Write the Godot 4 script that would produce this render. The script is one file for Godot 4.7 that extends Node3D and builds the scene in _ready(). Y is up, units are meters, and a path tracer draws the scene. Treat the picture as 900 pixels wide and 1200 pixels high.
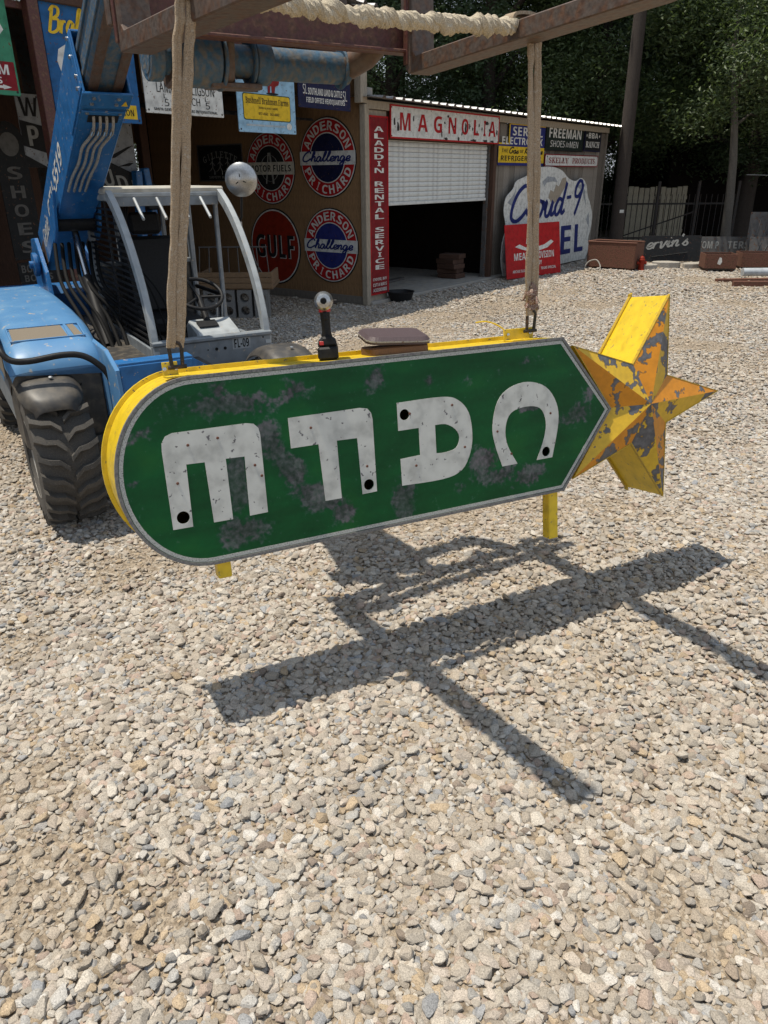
extends Node3D

const UP := Vector3(0, 1, 0)
const SHED_AT := Vector3(-0.235, 0, -12.11)
const SHED_X := Vector3(0.5989, 0, -0.8008)
const SHED_Z := Vector3(0.8008, 0, 0.5989)
const MACHINE_AT := Vector3(-1.2036, 0, -4.4684)
const MACHINE_X := Vector3(0.85713, 0, -0.51511)
const MACHINE_Z := Vector3(0.51511, 0, 0.85713)
const SIGN_AT := Vector3(-0.6508, 0.9570, -2.2766)

var names := {}
var M := {}
var X := {}

# ---------------------------------------------------------------- mesh collector
class MB:
	var v := PackedVector3Array()
	var n := PackedVector3Array()
	var t := PackedVector2Array()

	func tri(a: Vector3, b: Vector3, c: Vector3, na = null, nb = null, nc = null, ua := Vector2.ZERO, ub := Vector2.ZERO, uc := Vector2.ZERO) -> void:
		var f := (b - a).cross(c - a).normalized()
		v.append(a); v.append(c); v.append(b)
		n.append(f if na == null else na); n.append(f if nc == null else nc); n.append(f if nb == null else nb)
		t.append(ua); t.append(uc); t.append(ub)

	func quad(a: Vector3, b: Vector3, c: Vector3, d: Vector3) -> void:
		tri(a, b, c); tri(a, c, d)

	func squad(a: Vector3, b: Vector3, c: Vector3, d: Vector3, na: Vector3, nb: Vector3, nc: Vector3, nd: Vector3) -> void:
		tri(a, b, c, na, nb, nc); tri(a, c, d, na, nc, nd)

	func uquad(a: Vector3, b: Vector3, c: Vector3, d: Vector3, ua: Vector2, ub: Vector2, uc: Vector2, ud: Vector2) -> void:
		tri(a, b, c, null, null, null, ua, ub, uc); tri(a, c, d, null, null, null, ua, uc, ud)

	# chamfered box: centre, size
	func box(c: Vector3, s: Vector3, bev := 0.0, xf := Transform3D.IDENTITY) -> MB:
		var h := s * 0.5
		bev = minf(bev, minf(h.x, minf(h.y, h.z)) * 0.49)
		if bev <= 0.0:
			var p := []
			for i in 8:
				p.append(xf * (c + Vector3(h.x if i & 1 else -h.x, h.y if i & 2 else -h.y, h.z if i & 4 else -h.z)))
			for f in [[1, 3, 7, 5], [0, 4, 6, 2], [2, 6, 7, 3], [0, 1, 5, 4], [4, 5, 7, 6], [0, 2, 3, 1]]:
				quad(p[f[0]], p[f[1]], p[f[2]], p[f[3]])
			return self
		var ax := [Vector3.RIGHT, Vector3.UP, Vector3.BACK]
		# P(corner signs, face axis): the corner's point that lies on the face of that axis
		var P := func(sg: Vector3, a: int) -> Vector3:
			var q := Vector3.ZERO
			for k in 3:
				q[k] = sg[k] * (h[k] if k == a else h[k] - bev)
			return xf * (c + q)
		for a in 3:
			var b := (a + 1) % 3
			var d := (a + 2) % 3
			for sa in [-1.0, 1.0]:
				var cs := []
				for uv in [[-1, -1], [1, -1], [1, 1], [-1, 1]]:
					var sg := Vector3.ZERO
					sg[a] = sa; sg[b] = uv[0]; sg[d] = uv[1]
					cs.append(P.call(sg, a))
				if sa > 0: quad(cs[0], cs[1], cs[2], cs[3])
				else: quad(cs[3], cs[2], cs[1], cs[0])
			# edges along axis a, between faces b and d
			for sb in [-1.0, 1.0]:
				for sd in [-1.0, 1.0]:
					var s0 := Vector3.ZERO
					s0[b] = sb; s0[d] = sd; s0[a] = -1.0
					var s1 := s0
					s1[a] = 1.0
					var q := [P.call(s0, b), P.call(s1, b), P.call(s1, d), P.call(s0, d)]
					if sb * sd < 0: quad(q[0], q[1], q[2], q[3])
					else: quad(q[3], q[2], q[1], q[0])
		for i in 8:
			var sg := Vector3(1 if i & 1 else -1, 1 if i & 2 else -1, 1 if i & 4 else -1)
			if sg.x * sg.y * sg.z > 0: tri(P.call(sg, 0), P.call(sg, 1), P.call(sg, 2))
			else: tri(P.call(sg, 2), P.call(sg, 1), P.call(sg, 0))
		return self

	# beam between two points
	func beam(a: Vector3, b: Vector3, w: float, hgt: float, bev := 0.0, up := Vector3.UP) -> MB:
		var z := (b - a).normalized()
		if absf(z.dot(up)) > 0.99: up = Vector3.BACK
		var x := up.cross(z).normalized()
		var y := z.cross(x)
		return box(Vector3.ZERO, Vector3(w, hgt, a.distance_to(b)), bev, Transform3D(Basis(x, y, z), (a + b) * 0.5))

	# extruded polygon in xy, from z0 to z1 (z1 is the front); bev chamfers the front edge
	func prism(poly: PackedVector2Array, z0: float, z1: float, xf := Transform3D.IDENTITY, bev := 0.0, back := true, uvrect := Rect2(0, 0, 1, 1)) -> MB:
		if not Geometry2D.is_polygon_clockwise(poly):
			pass
		else:
			poly = poly.duplicate(); poly.reverse()
		var cnt := poly.size()
		var front := poly
		if bev > 0.0:
			front = PackedVector2Array()
			for i in cnt:
				var a := (poly[i] - poly[(i + cnt - 1) % cnt]).normalized()
				var b := (poly[(i + 1) % cnt] - poly[i]).normalized()
				var na := Vector2(-a.y, a.x)
				var nb := Vector2(-b.y, b.x)
				var m := (na + nb)
				var den := maxf(0.35, 1.0 + na.dot(nb))
				front.append(poly[i] + m * (bev / den))
		var idx := Geometry2D.triangulate_polygon(poly)
		for k in range(0, idx.size(), 3):
			var p := [front[idx[k]], front[idx[k + 1]], front[idx[k + 2]]]
			if (p[1] - p[0]).cross(p[2] - p[0]) < 0: p = [p[0], p[2], p[1]]
			var w := []
			var uu := []
			for q in p:
				w.append(xf * Vector3(q.x, q.y, z1))
				uu.append(Vector2((q.x - uvrect.position.x) / uvrect.size.x, 1.0 - (q.y - uvrect.position.y) / uvrect.size.y))
			tri(w[0], w[1], w[2], null, null, null, uu[0], uu[1], uu[2])
			if back:
				var q := [poly[idx[k]], poly[idx[k + 1]], poly[idx[k + 2]]]
				if (q[1] - q[0]).cross(q[2] - q[0]) < 0: q = [q[0], q[2], q[1]]
				tri(xf * Vector3(q[0].x, q[0].y, z0), xf * Vector3(q[2].x, q[2].y, z0), xf * Vector3(q[1].x, q[1].y, z0))
		var zs := z1 - bev
		for i in cnt:
			var a := poly[i]
			var b := poly[(i + 1) % cnt]
			quad(xf * Vector3(a.x, a.y, z0), xf * Vector3(b.x, b.y, z0), xf * Vector3(b.x, b.y, zs), xf * Vector3(a.x, a.y, zs))
			if bev > 0.0:
				var c := front[i]
				var d := front[(i + 1) % cnt]
				quad(xf * Vector3(a.x, a.y, zs), xf * Vector3(b.x, b.y, zs), xf * Vector3(d.x, d.y, z1), xf * Vector3(c.x, c.y, z1))
		return self

	# round tube along points; r a number or an array
	func tube(pts: Array, r, seg := 10, caps := true, squash := 1.0) -> MB:
		var cnt := pts.size()
		var rings := []
		var nrm := []
		var x := Vector3.ZERO
		for i in cnt:
			var d: Vector3 = (pts[mini(i + 1, cnt - 1)] - pts[maxi(i - 1, 0)]).normalized()
			if i == 0:
				x = d.cross(Vector3.UP)
				if x.length() < 0.05: x = d.cross(Vector3.RIGHT)
			x = (x - d * x.dot(d)).normalized()
			var y := d.cross(x)
			var rr: float = r[i] if r is Array else r
			var ring := []
			var nn := []
			for k in seg:
				var an := TAU * k / seg
				var o := x * cos(an) + y * sin(an) * squash
				ring.append(pts[i] + o * rr)
				nn.append((x * cos(an) + y * sin(an) / squash).normalized())
			rings.append(ring); nrm.append(nn)
		for i in cnt - 1:
			for k in seg:
				var k2 := (k + 1) % seg
				squad(rings[i][k], rings[i][k2], rings[i + 1][k2], rings[i + 1][k], nrm[i][k], nrm[i][k2], nrm[i + 1][k2], nrm[i + 1][k])
		if caps:
			for k in range(1, seg - 1):
				tri(rings[0][0], rings[0][k + 1], rings[0][k])
				tri(rings[cnt - 1][0], rings[cnt - 1][k], rings[cnt - 1][k + 1])
		return self

	# profile of (radius, y) turned about y
	func lathe(prof: Array, seg := 24, xf := Transform3D.IDENTITY, smooth := true) -> MB:
		for i in prof.size() - 1:
			var a: Vector2 = prof[i]
			var b: Vector2 = prof[i + 1]
			if a.distance_to(b) < 1e-6: continue
			var e := (b - a).normalized()
			var na := Vector2(e.y, -e.x)
			var nb := na
			if smooth:
				if i > 0:
					var e0 := (a - prof[i - 1] as Vector2).normalized()
					if e0.dot(e) > 0.8: na = (na + Vector2(e0.y, -e0.x)).normalized()
				if i < prof.size() - 2:
					var e1 := (prof[i + 2] - b as Vector2).normalized()
					if e1.dot(e) > 0.8: nb = (nb + Vector2(e1.y, -e1.x)).normalized()
			for k in seg:
				var c0 := cos(TAU * k / seg); var s0 := sin(TAU * k / seg)
				var c1 := cos(TAU * (k + 1) / seg); var s1 := sin(TAU * (k + 1) / seg)
				var p := [Vector3(a.x * c0, a.y, a.x * s0), Vector3(a.x * c1, a.y, a.x * s1), Vector3(b.x * c1, b.y, b.x * s1), Vector3(b.x * c0, b.y, b.x * s0)]
				var q := [Vector3(na.x * c0, na.y, na.x * s0), Vector3(na.x * c1, na.y, na.x * s1), Vector3(nb.x * c1, nb.y, nb.x * s1), Vector3(nb.x * c0, nb.y, nb.x * s0)]
				for j in 4:
					p[j] = xf * p[j]
					q[j] = (xf.basis * q[j]).normalized()
				if b.x > 1e-5: tri(p[0], p[3], p[2], q[0], q[3], q[2])
				if a.x > 1e-5: tri(p[0], p[2], p[1], q[0], q[2], q[1])
		return self

	# sweep of a closed section (xy) along frames (array of Transform3D; z runs along the path)
	func sweep(sec: PackedVector2Array, fr: Array, caps := true, flat := true) -> MB:
		var m := sec.size()
		var rings := []
		for f: Transform3D in fr:
			var ring := []
			for p in sec: ring.append(f * Vector3(p.x, p.y, 0))
			rings.append(ring)
		for i in fr.size() - 1:
			for k in m:
				var k2 := (k + 1) % m
				if flat:
					quad(rings[i][k], rings[i][k2], rings[i + 1][k2], rings[i + 1][k])
				else:
					var A: Transform3D = fr[i]
					var B: Transform3D = fr[i + 1]
					var n0: Vector3 = (rings[i][k] - A.origin).normalized()
					var n1: Vector3 = (rings[i][k2] - A.origin).normalized()
					var n2: Vector3 = (rings[i + 1][k2] - B.origin).normalized()
					var n3: Vector3 = (rings[i + 1][k] - B.origin).normalized()
					squad(rings[i][k], rings[i][k2], rings[i + 1][k2], rings[i + 1][k], n0, n1, n2, n3)
		if caps:
			var ix := Geometry2D.triangulate_polygon(sec)
			for k in range(0, ix.size(), 3):
				tri(rings[0][ix[k]], rings[0][ix[k + 2]], rings[0][ix[k + 1]])
				tri(rings[-1][ix[k]], rings[-1][ix[k + 1]], rings[-1][ix[k + 2]])
		return self

	func mesh() -> ArrayMesh:
		var arr := []
		arr.resize(Mesh.ARRAY_MAX)
		arr[Mesh.ARRAY_VERTEX] = v
		arr[Mesh.ARRAY_NORMAL] = n
		arr[Mesh.ARRAY_TEX_UV] = t
		var am := ArrayMesh.new()
		am.add_surface_from_arrays(Mesh.PRIMITIVE_TRIANGLES, arr)
		return am


# ---------------------------------------------------------------- naming, things and parts
func numbered(called: String) -> String:
	if not names.has(called):
		names[called] = 0
		return called
	names[called] += 1
	return "%s_%03d" % [called, names[called]]

func tag(o: Node, label: String, category: String, group := "", kind := "") -> Node:
	if label: o.set_meta("label", label)
	if category: o.set_meta("category", category)
	if group: o.set_meta("group", group)
	if kind: o.set_meta("kind", kind)
	return o

func thing(called: String, label: String, category: String, xf := Transform3D.IDENTITY, group := "") -> Node3D:
	var o := Node3D.new()
	o.name = numbered(called)
	add_child(o)
	o.transform = xf
	tag(o, label, category, group)
	return o

func part(parent: Node, called: String, mb, material: Material, xf := Transform3D.IDENTITY, label := "") -> MeshInstance3D:
	var o := MeshInstance3D.new()
	o.name = called
	o.mesh = mb if mb is Mesh else mb.mesh()
	o.material_override = material
	o.transform = xf
	parent.add_child(o, true)
	if label: o.set_meta("label", label)
	return o

func single(called: String, label: String, category: String, mb, material: Material, xf := Transform3D.IDENTITY, group := "", kind := "") -> MeshInstance3D:
	var o := part(self, numbered(called), mb, material, xf)
	tag(o, label, category, group, kind)
	return o

func at(x: float, y: float, z: float) -> Transform3D:
	return Transform3D(Basis.IDENTITY, Vector3(x, y, z))

func turned(b: Basis, o: Vector3) -> Transform3D:
	return Transform3D(b, o)

func shed_xf(x: float, y: float, z: float) -> Transform3D:
	return Transform3D(Basis(SHED_X, UP, SHED_Z), SHED_AT + SHED_X * x + UP * y + SHED_Z * z)

func side_xf(s: float, y: float, off: float) -> Transform3D:   # on the shed's plywood side wall, s metres in from the corner
	return Transform3D(Basis(SHED_Z, UP, -SHED_X), SHED_AT - SHED_Z * s + UP * y - SHED_X * off)

func ell(cx: float, cy: float, rx: float, ry: float, n := 40, a0 := 0.0, a1 := TAU) -> PackedVector2Array:
	var p := PackedVector2Array()
	var full := absf(a1 - a0 - TAU) < 0.001
	for i in (n if full else n + 1):
		var a := a0 + (a1 - a0) * i / n
		p.append(Vector2(cx + rx * cos(a), cy + ry * sin(a)))
	return p

func rect(x0: float, y0: float, x1: float, y1: float, r := 0.0) -> PackedVector2Array:
	if r <= 0.0: return PackedVector2Array([Vector2(x0, y0), Vector2(x1, y0), Vector2(x1, y1), Vector2(x0, y1)])
	var p := PackedVector2Array()
	for q in [[x1 - r, y0 + r, -PI / 2], [x1 - r, y1 - r, 0.0], [x0 + r, y1 - r, PI / 2], [x0 + r, y0 + r, PI]]:
		for i in 5:
			var a: float = q[2] + PI / 8 * i
			p.append(Vector2(q[0] + r * cos(a), q[1] + r * sin(a)))
	return p

func curve(pts: Array, sub := 6) -> Array:   # Catmull-Rom through Vector2 or Vector3 points
	var out := []
	for i in pts.size() - 1:
		var a = pts[maxi(i - 1, 0)]; var b = pts[i]; var c = pts[i + 1]; var d = pts[mini(i + 2, pts.size() - 1)]
		for k in sub:
			var u := float(k) / sub
			out.append(0.5 * (2.0 * b + (c - a) * u + (2.0 * a - 5.0 * b + 4.0 * c - d) * u * u + (3.0 * b - 3.0 * c + d - a) * u * u * u))
	out.append(pts[-1])
	return out

# ---------------------------------------------------------------- lettering
var fonts := {}
func font(kind: String) -> Font:
	if not fonts.has(kind):
		var f := SystemFont.new()
		f.font_names = PackedStringArray(["Droid Serif" if kind.begins_with("serif") else "Droid Sans"])
		f.font_weight = 700 if kind.ends_with("bold") else 400
		fonts[kind] = f
	return fonts[kind]

# text fitted into the box x0..x1, y0..y1 of the plane z of xf; slant shears it
func write(mb: MB, text: String, kind: String, x0: float, y0: float, x1: float, y1: float, z := 0.0, slant := 0.0, xf := Transform3D.IDENTITY) -> void:
	var tm := TextMesh.new()
	tm.text = text
	tm.font = font(kind)
	tm.font_size = 48
	tm.pixel_size = 0.01
	tm.depth = 0.0
	tm.curve_step = 1.5
	var ar := tm.get_mesh_arrays()
	if ar.is_empty() or ar[Mesh.ARRAY_VERTEX] == null or ar[Mesh.ARRAY_VERTEX].size() == 0: return
	var vs: PackedVector3Array = ar[Mesh.ARRAY_VERTEX]
	var ns: PackedVector3Array = ar[Mesh.ARRAY_NORMAL]
	var ix = ar[Mesh.ARRAY_INDEX]
	if ix == null or ix.size() == 0: ix = PackedInt32Array(range(vs.size()))
	var lo := Vector2(1e9, 1e9); var hi := -lo
	for p in vs:
		lo = lo.min(Vector2(p.x, p.y)); hi = hi.max(Vector2(p.x, p.y))
	var sc := Vector2((x1 - x0) / maxf(hi.x - lo.x, 1e-5), (y1 - y0) / maxf(hi.y - lo.y, 1e-5))
	for k in range(0, ix.size(), 3):
		var q := []
		for j in 3:
			var p := vs[ix[k + j]]
			var yy := (p.y - lo.y) * sc.y
			q.append(xf * Vector3(x0 + (p.x - lo.x) * sc.x + yy * slant, y0 + yy, z))
		if ns.size() and ns[ix[k]].z < -0.5: continue
		var nn: Vector3 = xf.basis.z.normalized()
		if (q[1] - q[0]).cross(q[2] - q[0]).dot(nn) < 0: q = [q[0], q[2], q[1]]
		mb.tri(q[0], q[1], q[2])

# letters round an arc: centre, radius of the baseline, letter height, start and end angle (clockwise reading for the top, counter for the bottom)
func write_arc(mb: MB, text: String, kind: String, c: Vector2, r: float, h: float, a0: float, a1: float, z: float, bottom := false, fill := 0.78) -> void:
	var cnt := text.length()
	var stepa := (a1 - a0) / (cnt - 1) if cnt > 1 else 0.0
	for i in cnt:
		var a := a0 + stepa * i
		var o := Vector2(cos(a), sin(a))
		var yd := -o if bottom else o
		var xd := Vector2(yd.y, -yd.x)
		var xf := Transform3D(Basis(Vector3(xd.x, xd.y, 0), Vector3(yd.x, yd.y, 0), Vector3.BACK), Vector3(c.x + o.x * r, c.y + o.y * r, 0))
		var w := absf(stepa) * r * fill
		if text[i] == "I": w *= 0.35
		write(mb, text[i], kind, -w / 2, -h / 2, w / 2, h / 2, z, 0.0, xf)

# brush script drawn with strokes
var glyphs := {
	"C": [0.82, [[.74, .8, .68, .98, .5, 1., .25, .8, .1, .45, .12, .12, .35, 0., .6, .1, .82, .3]]],
	"B": [0.72, [[.1, 0., .2, .95], [.05, .8, .25, 1., .55, .95, .55, .7, .25, .52], [.25, .52, .6, .5, .6, .15, .3, 0., .05, .05]]],
	"G": [0.8, [[.74, .8, .68, .98, .5, 1., .25, .8, .1, .45, .12, .12, .35, 0., .6, .15, .7, .42, .5, .42]]],
	"l": [0.36, [[0., .15, .25, .6, .32, .95, .22, 1., .15, .75, .12, .25, .2, .02, .4, .12]]],
	"o": [0.52, [[.4, .45, .2, .5, .05, .25, .15, .02, .35, .05, .45, .3, .38, .47, .5, .42, .6, .4]]],
	"u": [0.56, [[0., .2, .1, .48, .08, .2, .15, .02, .3, .05, .42, .46], [.42, .46, .4, .1, .48, .02, .6, .12]]],
	"d": [0.58, [[.4, .42, .2, .5, .05, .25, .12, .02, .28, .05, .42, .4, .5, 1.], [.5, 1., .44, .5, .42, .1, .5, .02, .62, .12]]],
	"-": [0.42, [[.05, .5, .3, .52]]],
	"9": [0.6, [[.5, .75, .42, .95, .25, 1., .1, .8, .12, .55, .3, .5, .47, .68, .52, .9], [.52, .9, .42, .4, .25, -.1]]],
	"h": [0.56, [[0., .15, .25, .6, .32, .95, .22, 1., .15, .7, .1, 0.], [.1, .1, .2, .4, .35, .5, .42, .4, .4, .1, .48, .02, .6, .12]]],
	"a": [0.54, [[.4, .42, .2, .5, .05, .25, .12, .02, .28, .05, .42, .46], [.42, .46, .4, .1, .48, .02, .6, .12]]],
	"e": [0.42, [[0., .15, .3, .25, .38, .4, .25, .5, .1, .35, .1, .1, .25, 0., .45, .12]]],
	"n": [0.52, [[0., .3, .1, .48, .08, 0.], [.08, .15, .22, .45, .35, .48, .38, .35, .36, .08, .44, .02, .56, .12]]],
	"m": [0.8, [[0., .3, .1, .48, .08, 0.], [.08, .15, .22, .45, .35, .48, .36, .3, .34, 0.], [.34, .15, .48, .45, .6, .48, .63, .35, .62, .08, .7, .02, .82, .12]]],
	"g": [0.54, [[.4, .42, .2, .5, .05, .25, .12, .02, .28, .05, .42, .46], [.42, .46, .4, -.2, .25, -.42, .1, -.3, .25, -.1, .6, .12]]],
	"r": [0.40, [[.1, .5, .06, 0.], [.07, .28, .18, .46, .34, .46]]],
	"i": [0.28, [[0., .15, .12, .48, .1, .1, .18, .02, .3, .12], [.14, .72, .16, .76]]],
	"t": [0.36, [[0., .15, .2, .9, .14, .15, .22, .02, .4, .12], [.02, .62, .36, .64]]],
	"s": [0.4, [[0., .1, .25, .5, .2, .38, .34, .15, .25, 0., .08, .06]]],
	"K": [0.66, [[.1, 0., .22, 1.], [.6, .95, .2, .5, .4, .2, .62, .02]]],
	"v": [0.5, [[0., .4, .1, .48, .15, .05, .25, .02, .42, .48, .5, .42]]],
	"'": [0.22, [[.1, .95, .06, .75]]],
	" ": [0.34, []],
}
func script(mb: MB, text: String, x0: float, y0: float, x1: float, h: float, pen: float, z: float, slant := 0.3, rise := 0.0) -> void:
	var total := 0.0
	for ch in text: total += glyphs[ch][0]
	var sx := (x1 - x0) / total
	var cur := 0.0
	var lift := 0
	for ch in text:
		for s in glyphs[ch][1]:
			var pts := []
			for i in range(0, s.size(), 2): pts.append(Vector2((cur + s[i]) * sx + s[i + 1] * h * slant, s[i + 1] * h))
			var c := curve(pts, 5) if pts.size() > 2 else pts
			lift += 1
			var zz := z + 0.0004 * (lift % 7)
			var prev := []
			for i in c.size():
				var d: Vector2 = (c[mini(i + 1, c.size() - 1)] - c[maxi(i - 1, 0)]).normalized()
				# a broad pen: down strokes are thicker
				var w := pen * (0.62 + 0.38 * absf(d.y))
				var o := Vector2(-d.y, d.x) * w * 0.5
				var base := Vector2(x0, y0 + rise * (c[i].x / (x1 - x0)))
				var l: Vector2 = base + c[i] + o
				var r: Vector2 = base + c[i] - o
				if prev: mb.quad(Vector3(prev[1].x, prev[1].y, zz), Vector3(r.x, r.y, zz), Vector3(l.x, l.y, zz), Vector3(prev[0].x, prev[0].y, zz))
				prev = [l, r]
		cur += glyphs[ch][0]

# ---------------------------------------------------------------- textures and materials
func col(r: float, g: float, b: float) -> Color:
	return Color(r, g, b).linear_to_srgb()

func noise(sd: int, freq: float, oct := 4, type := FastNoiseLite.TYPE_SIMPLEX_SMOOTH) -> FastNoiseLite:
	var f := FastNoiseLite.new()
	f.seed = sd
	f.frequency = freq
	f.noise_type = type
	f.fractal_octaves = oct
	return f

func ntex(sd: int, freq: float, ramp: Array, size := 512, oct := 4, type := FastNoiseLite.TYPE_SIMPLEX_SMOOTH, ysize := 0) -> NoiseTexture2D:
	var t := NoiseTexture2D.new()
	t.width = size
	t.height = ysize if ysize else size
	t.seamless = true
	t.noise = noise(sd, freq, oct, type)
	if ramp:
		var g := Gradient.new()
		var off := PackedFloat32Array()
		var cs := PackedColorArray()
		for r in ramp:
			off.append(r[0])
			cs.append(col(r[1], r[2], r[3]) if r.size() > 2 else Color(r[1], r[1], r[1]))
		g.offsets = off
		g.colors = cs
		t.color_ramp = g
	return t

func flat(c: Color, rough := 0.6, metal := 0.0) -> StandardMaterial3D:
	var m := StandardMaterial3D.new()
	m.albedo_color = c
	m.roughness = rough
	m.metallic = metal
	return m

func tri3(m: StandardMaterial3D, scale: float, world := false) -> StandardMaterial3D:
	m.uv1_triplanar = true
	m.uv1_world_triplanar = world
	m.uv1_scale = Vector3.ONE * scale
	return m

# paint: a colour, mottled by a shared grey texture, with matter (dust, rust) showing through a mask
func paint(c: Color, rough: float, scale: float, tex: Texture2D, over: Texture2D = null, mask: Texture2D = null, metal := 0.0, bump: Texture2D = null, bump_cm := 0.0) -> StandardMaterial3D:
	var m := flat(c, rough, metal)
	m.albedo_texture = tex
	tri3(m, scale)
	if over:
		m.detail_enabled = true
		m.detail_blend_mode = BaseMaterial3D.BLEND_MODE_MIX
		m.detail_albedo = over
		m.detail_mask = mask
	if bump:
		m.heightmap_enabled = true
		m.heightmap_texture = bump
		m.heightmap_scale = bump_cm
	return m

func make_materials() -> void:
	X.mottle = ntex(1, 0.012, [[0.0, 0.80], [0.5, 0.95], [1.0, 1.0]], 512, 5)
	X.mottle_fine = ntex(2, 0.05, [[0.0, 0.72], [0.5, 0.93], [1.0, 1.0]], 512, 4)
	X.bump = ntex(3, 0.03, [], 512, 5)
	X.dust = ntex(4, 0.02, [[0.0, 0.30, 0.25, 0.19], [1.0, 0.42, 0.37, 0.30]], 256, 4)
	X.rust = ntex(5, 0.03, [[0.0, 0.04, 0.018, 0.010], [0.5, 0.10, 0.045, 0.022], [1.0, 0.19, 0.10, 0.055]], 512, 5)
	X.prime = ntex(6, 0.04, [[0.0, 0.055, 0.052, 0.058], [1.0, 0.15, 0.14, 0.145]], 512, 5)
	X.chips = ntex(7, 0.022, [[0.0, 0.0], [0.70, 0.0], [0.74, 1.0], [1.0, 1.0]], 512, 5)
	X.few_chips = ntex(8, 0.03, [[0.0, 0.0], [0.80, 0.0], [0.83, 1.0], [1.0, 1.0]], 512, 4)
	X.many_chips = ntex(9, 0.02, [[0.0, 0.0], [0.55, 0.0], [0.60, 1.0], [1.0, 1.0]], 512, 5)
	X.soft = ntex(14, 0.016, [[0.0, 0.0], [0.4, 0.1], [0.7, 0.75], [1.0, 1.0]], 512, 6)
	X.grime = ntex(13, 0.03, [[0.0, 0.085, 0.072, 0.055], [1.0, 0.17, 0.145, 0.11]], 256, 5)
	X.speck = ntex(15, 0.06, [[0.0, 0.0], [0.66, 0.0], [0.74, 0.9], [1.0, 1.0]], 512, 4)
	X.film = ntex(10, 0.012, [[0.0, 0.05], [0.45, 0.15], [0.75, 0.6], [1.0, 0.8]], 512, 5)
	X.wood = ntex(11, 0.012, [[0.0, 0.62], [0.35, 0.95], [0.5, 0.78], [0.75, 1.0], [1.0, 0.7]], 512, 5)

	M.yellow = paint(col(0.72, 0.50, 0.015), 0.42, 2.2, X.mottle, X.prime, X.few_chips)
	M.yellow_old = paint(col(0.52, 0.34, 0.02), 0.5, 3.0, X.mottle_fine, X.prime, X.few_chips)
	M.trim = paint(col(0.21, 0.205, 0.185), 0.7, 7.0, X.mottle_fine, X.prime, X.soft)
	M.border = paint(col(0.46, 0.47, 0.43), 0.5, 5.0, X.mottle_fine, X.prime, X.speck)
	M.enamel_white = paint(col(0.56, 0.565, 0.52), 0.42, 1.7, X.mottle, X.prime, X.few_chips)
	M.blue = paint(col(0.018, 0.135, 0.36), 0.38, 1.4, X.mottle, X.dust, X.few_chips)
	X.pale = ntex(16, 0.008, [[0.0, 0.055, 0.17, 0.345], [0.6, 0.075, 0.20, 0.375], [1.0, 0.15, 0.27, 0.40]], 512, 6)
	M.blue_dusty = paint(Color.WHITE, 0.45, 0.8, X.pale, X.dust, X.few_chips)
	M.blue_worn = paint(col(0.022, 0.095, 0.18), 0.65, 2.6, X.mottle_fine, X.grime, X.soft, 0.0, X.bump, 0.2)
	M.grey = paint(col(0.22, 0.245, 0.265), 0.45, 1.4, X.mottle, X.dust, X.few_chips)
	M.grey_light = paint(col(0.36, 0.385, 0.395), 0.45, 1.6, X.mottle, X.dust, X.few_chips)
	M.cream = paint(col(0.55, 0.53, 0.46), 0.55, 1.2, X.mottle, X.dust, X.film)
	M.black = paint(col(0.018, 0.018, 0.019), 0.5, 2.0, X.mottle_fine)
	M.black.metallic_specular = 0.3
	M.hose_black = paint(col(0.012, 0.012, 0.012), 0.75, 2.0, X.mottle_fine)
	M.hose_black.metallic_specular = 0.25
	M.black_dusty = paint(col(0.030, 0.030, 0.031), 0.5, 1.6, X.mottle, X.grime, X.film)
	M.rubber = paint(col(0.078, 0.072, 0.064), 0.9, 4.0, X.mottle_fine, X.grime, X.speck)
	M.grille = paint(col(0.20, 0.165, 0.12), 0.85, 9.0, X.mottle_fine)
	M.rim = paint(col(0.42, 0.42, 0.40), 0.5, 2.0, X.mottle, X.dust, X.film)
	M.steel = paint(col(0.115, 0.090, 0.074), 0.55, 2.0, X.mottle_fine, X.rust, X.soft, 0.2, X.bump, 0.12)
	M.steel_red = paint(col(0.10, 0.030, 0.025), 0.55, 2.2, X.mottle_fine, X.rust, X.soft, 0.1, X.bump, 0.12)
	M.rusty = paint(col(0.15, 0.056, 0.034), 0.8, 1.6, X.mottle_fine, X.rust, X.soft, 0.0, X.bump, 0.3)
	M.chrome = flat(col(0.5, 0.5, 0.5), 0.22, 1.0)
	M.alloy = paint(col(0.50, 0.50, 0.49), 0.30, 4.0, X.mottle_fine, null, null, 0.85)
	M.hose = paint(col(0.35, 0.33, 0.29), 0.55, 5.0, X.mottle_fine, X.rust, X.chips)
	M.tool_red = flat(col(0.45, 0.020, 0.018), 0.4)
	M.leather = paint(col(0.075, 0.048, 0.052), 0.6, 7.0, X.mottle_fine, null, null, 0.0, X.bump, 0.1)
	M.leather_brown = paint(col(0.16, 0.075, 0.035), 0.6, 7.0, X.mottle_fine)
	M.rag = paint(col(0.17, 0.065, 0.050), 0.95, 18.0, X.mottle_fine, X.dust, X.many_chips)
	# webbing
	X.weave = ntex(12, 0.08, [[0.0, 0.55], [0.5, 0.85], [1.0, 1.0]], 512, 3)
	M.webbing = paint(col(0.46, 0.35, 0.235), 0.95, 5.0, X.weave, X.dust, X.chips, 0.0, X.weave, 0.25)
	M.webbing_light = paint(col(0.66, 0.57, 0.42), 0.95, 5.0, X.weave, X.dust, X.chips, 0.0, X.weave, 0.25)
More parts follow.
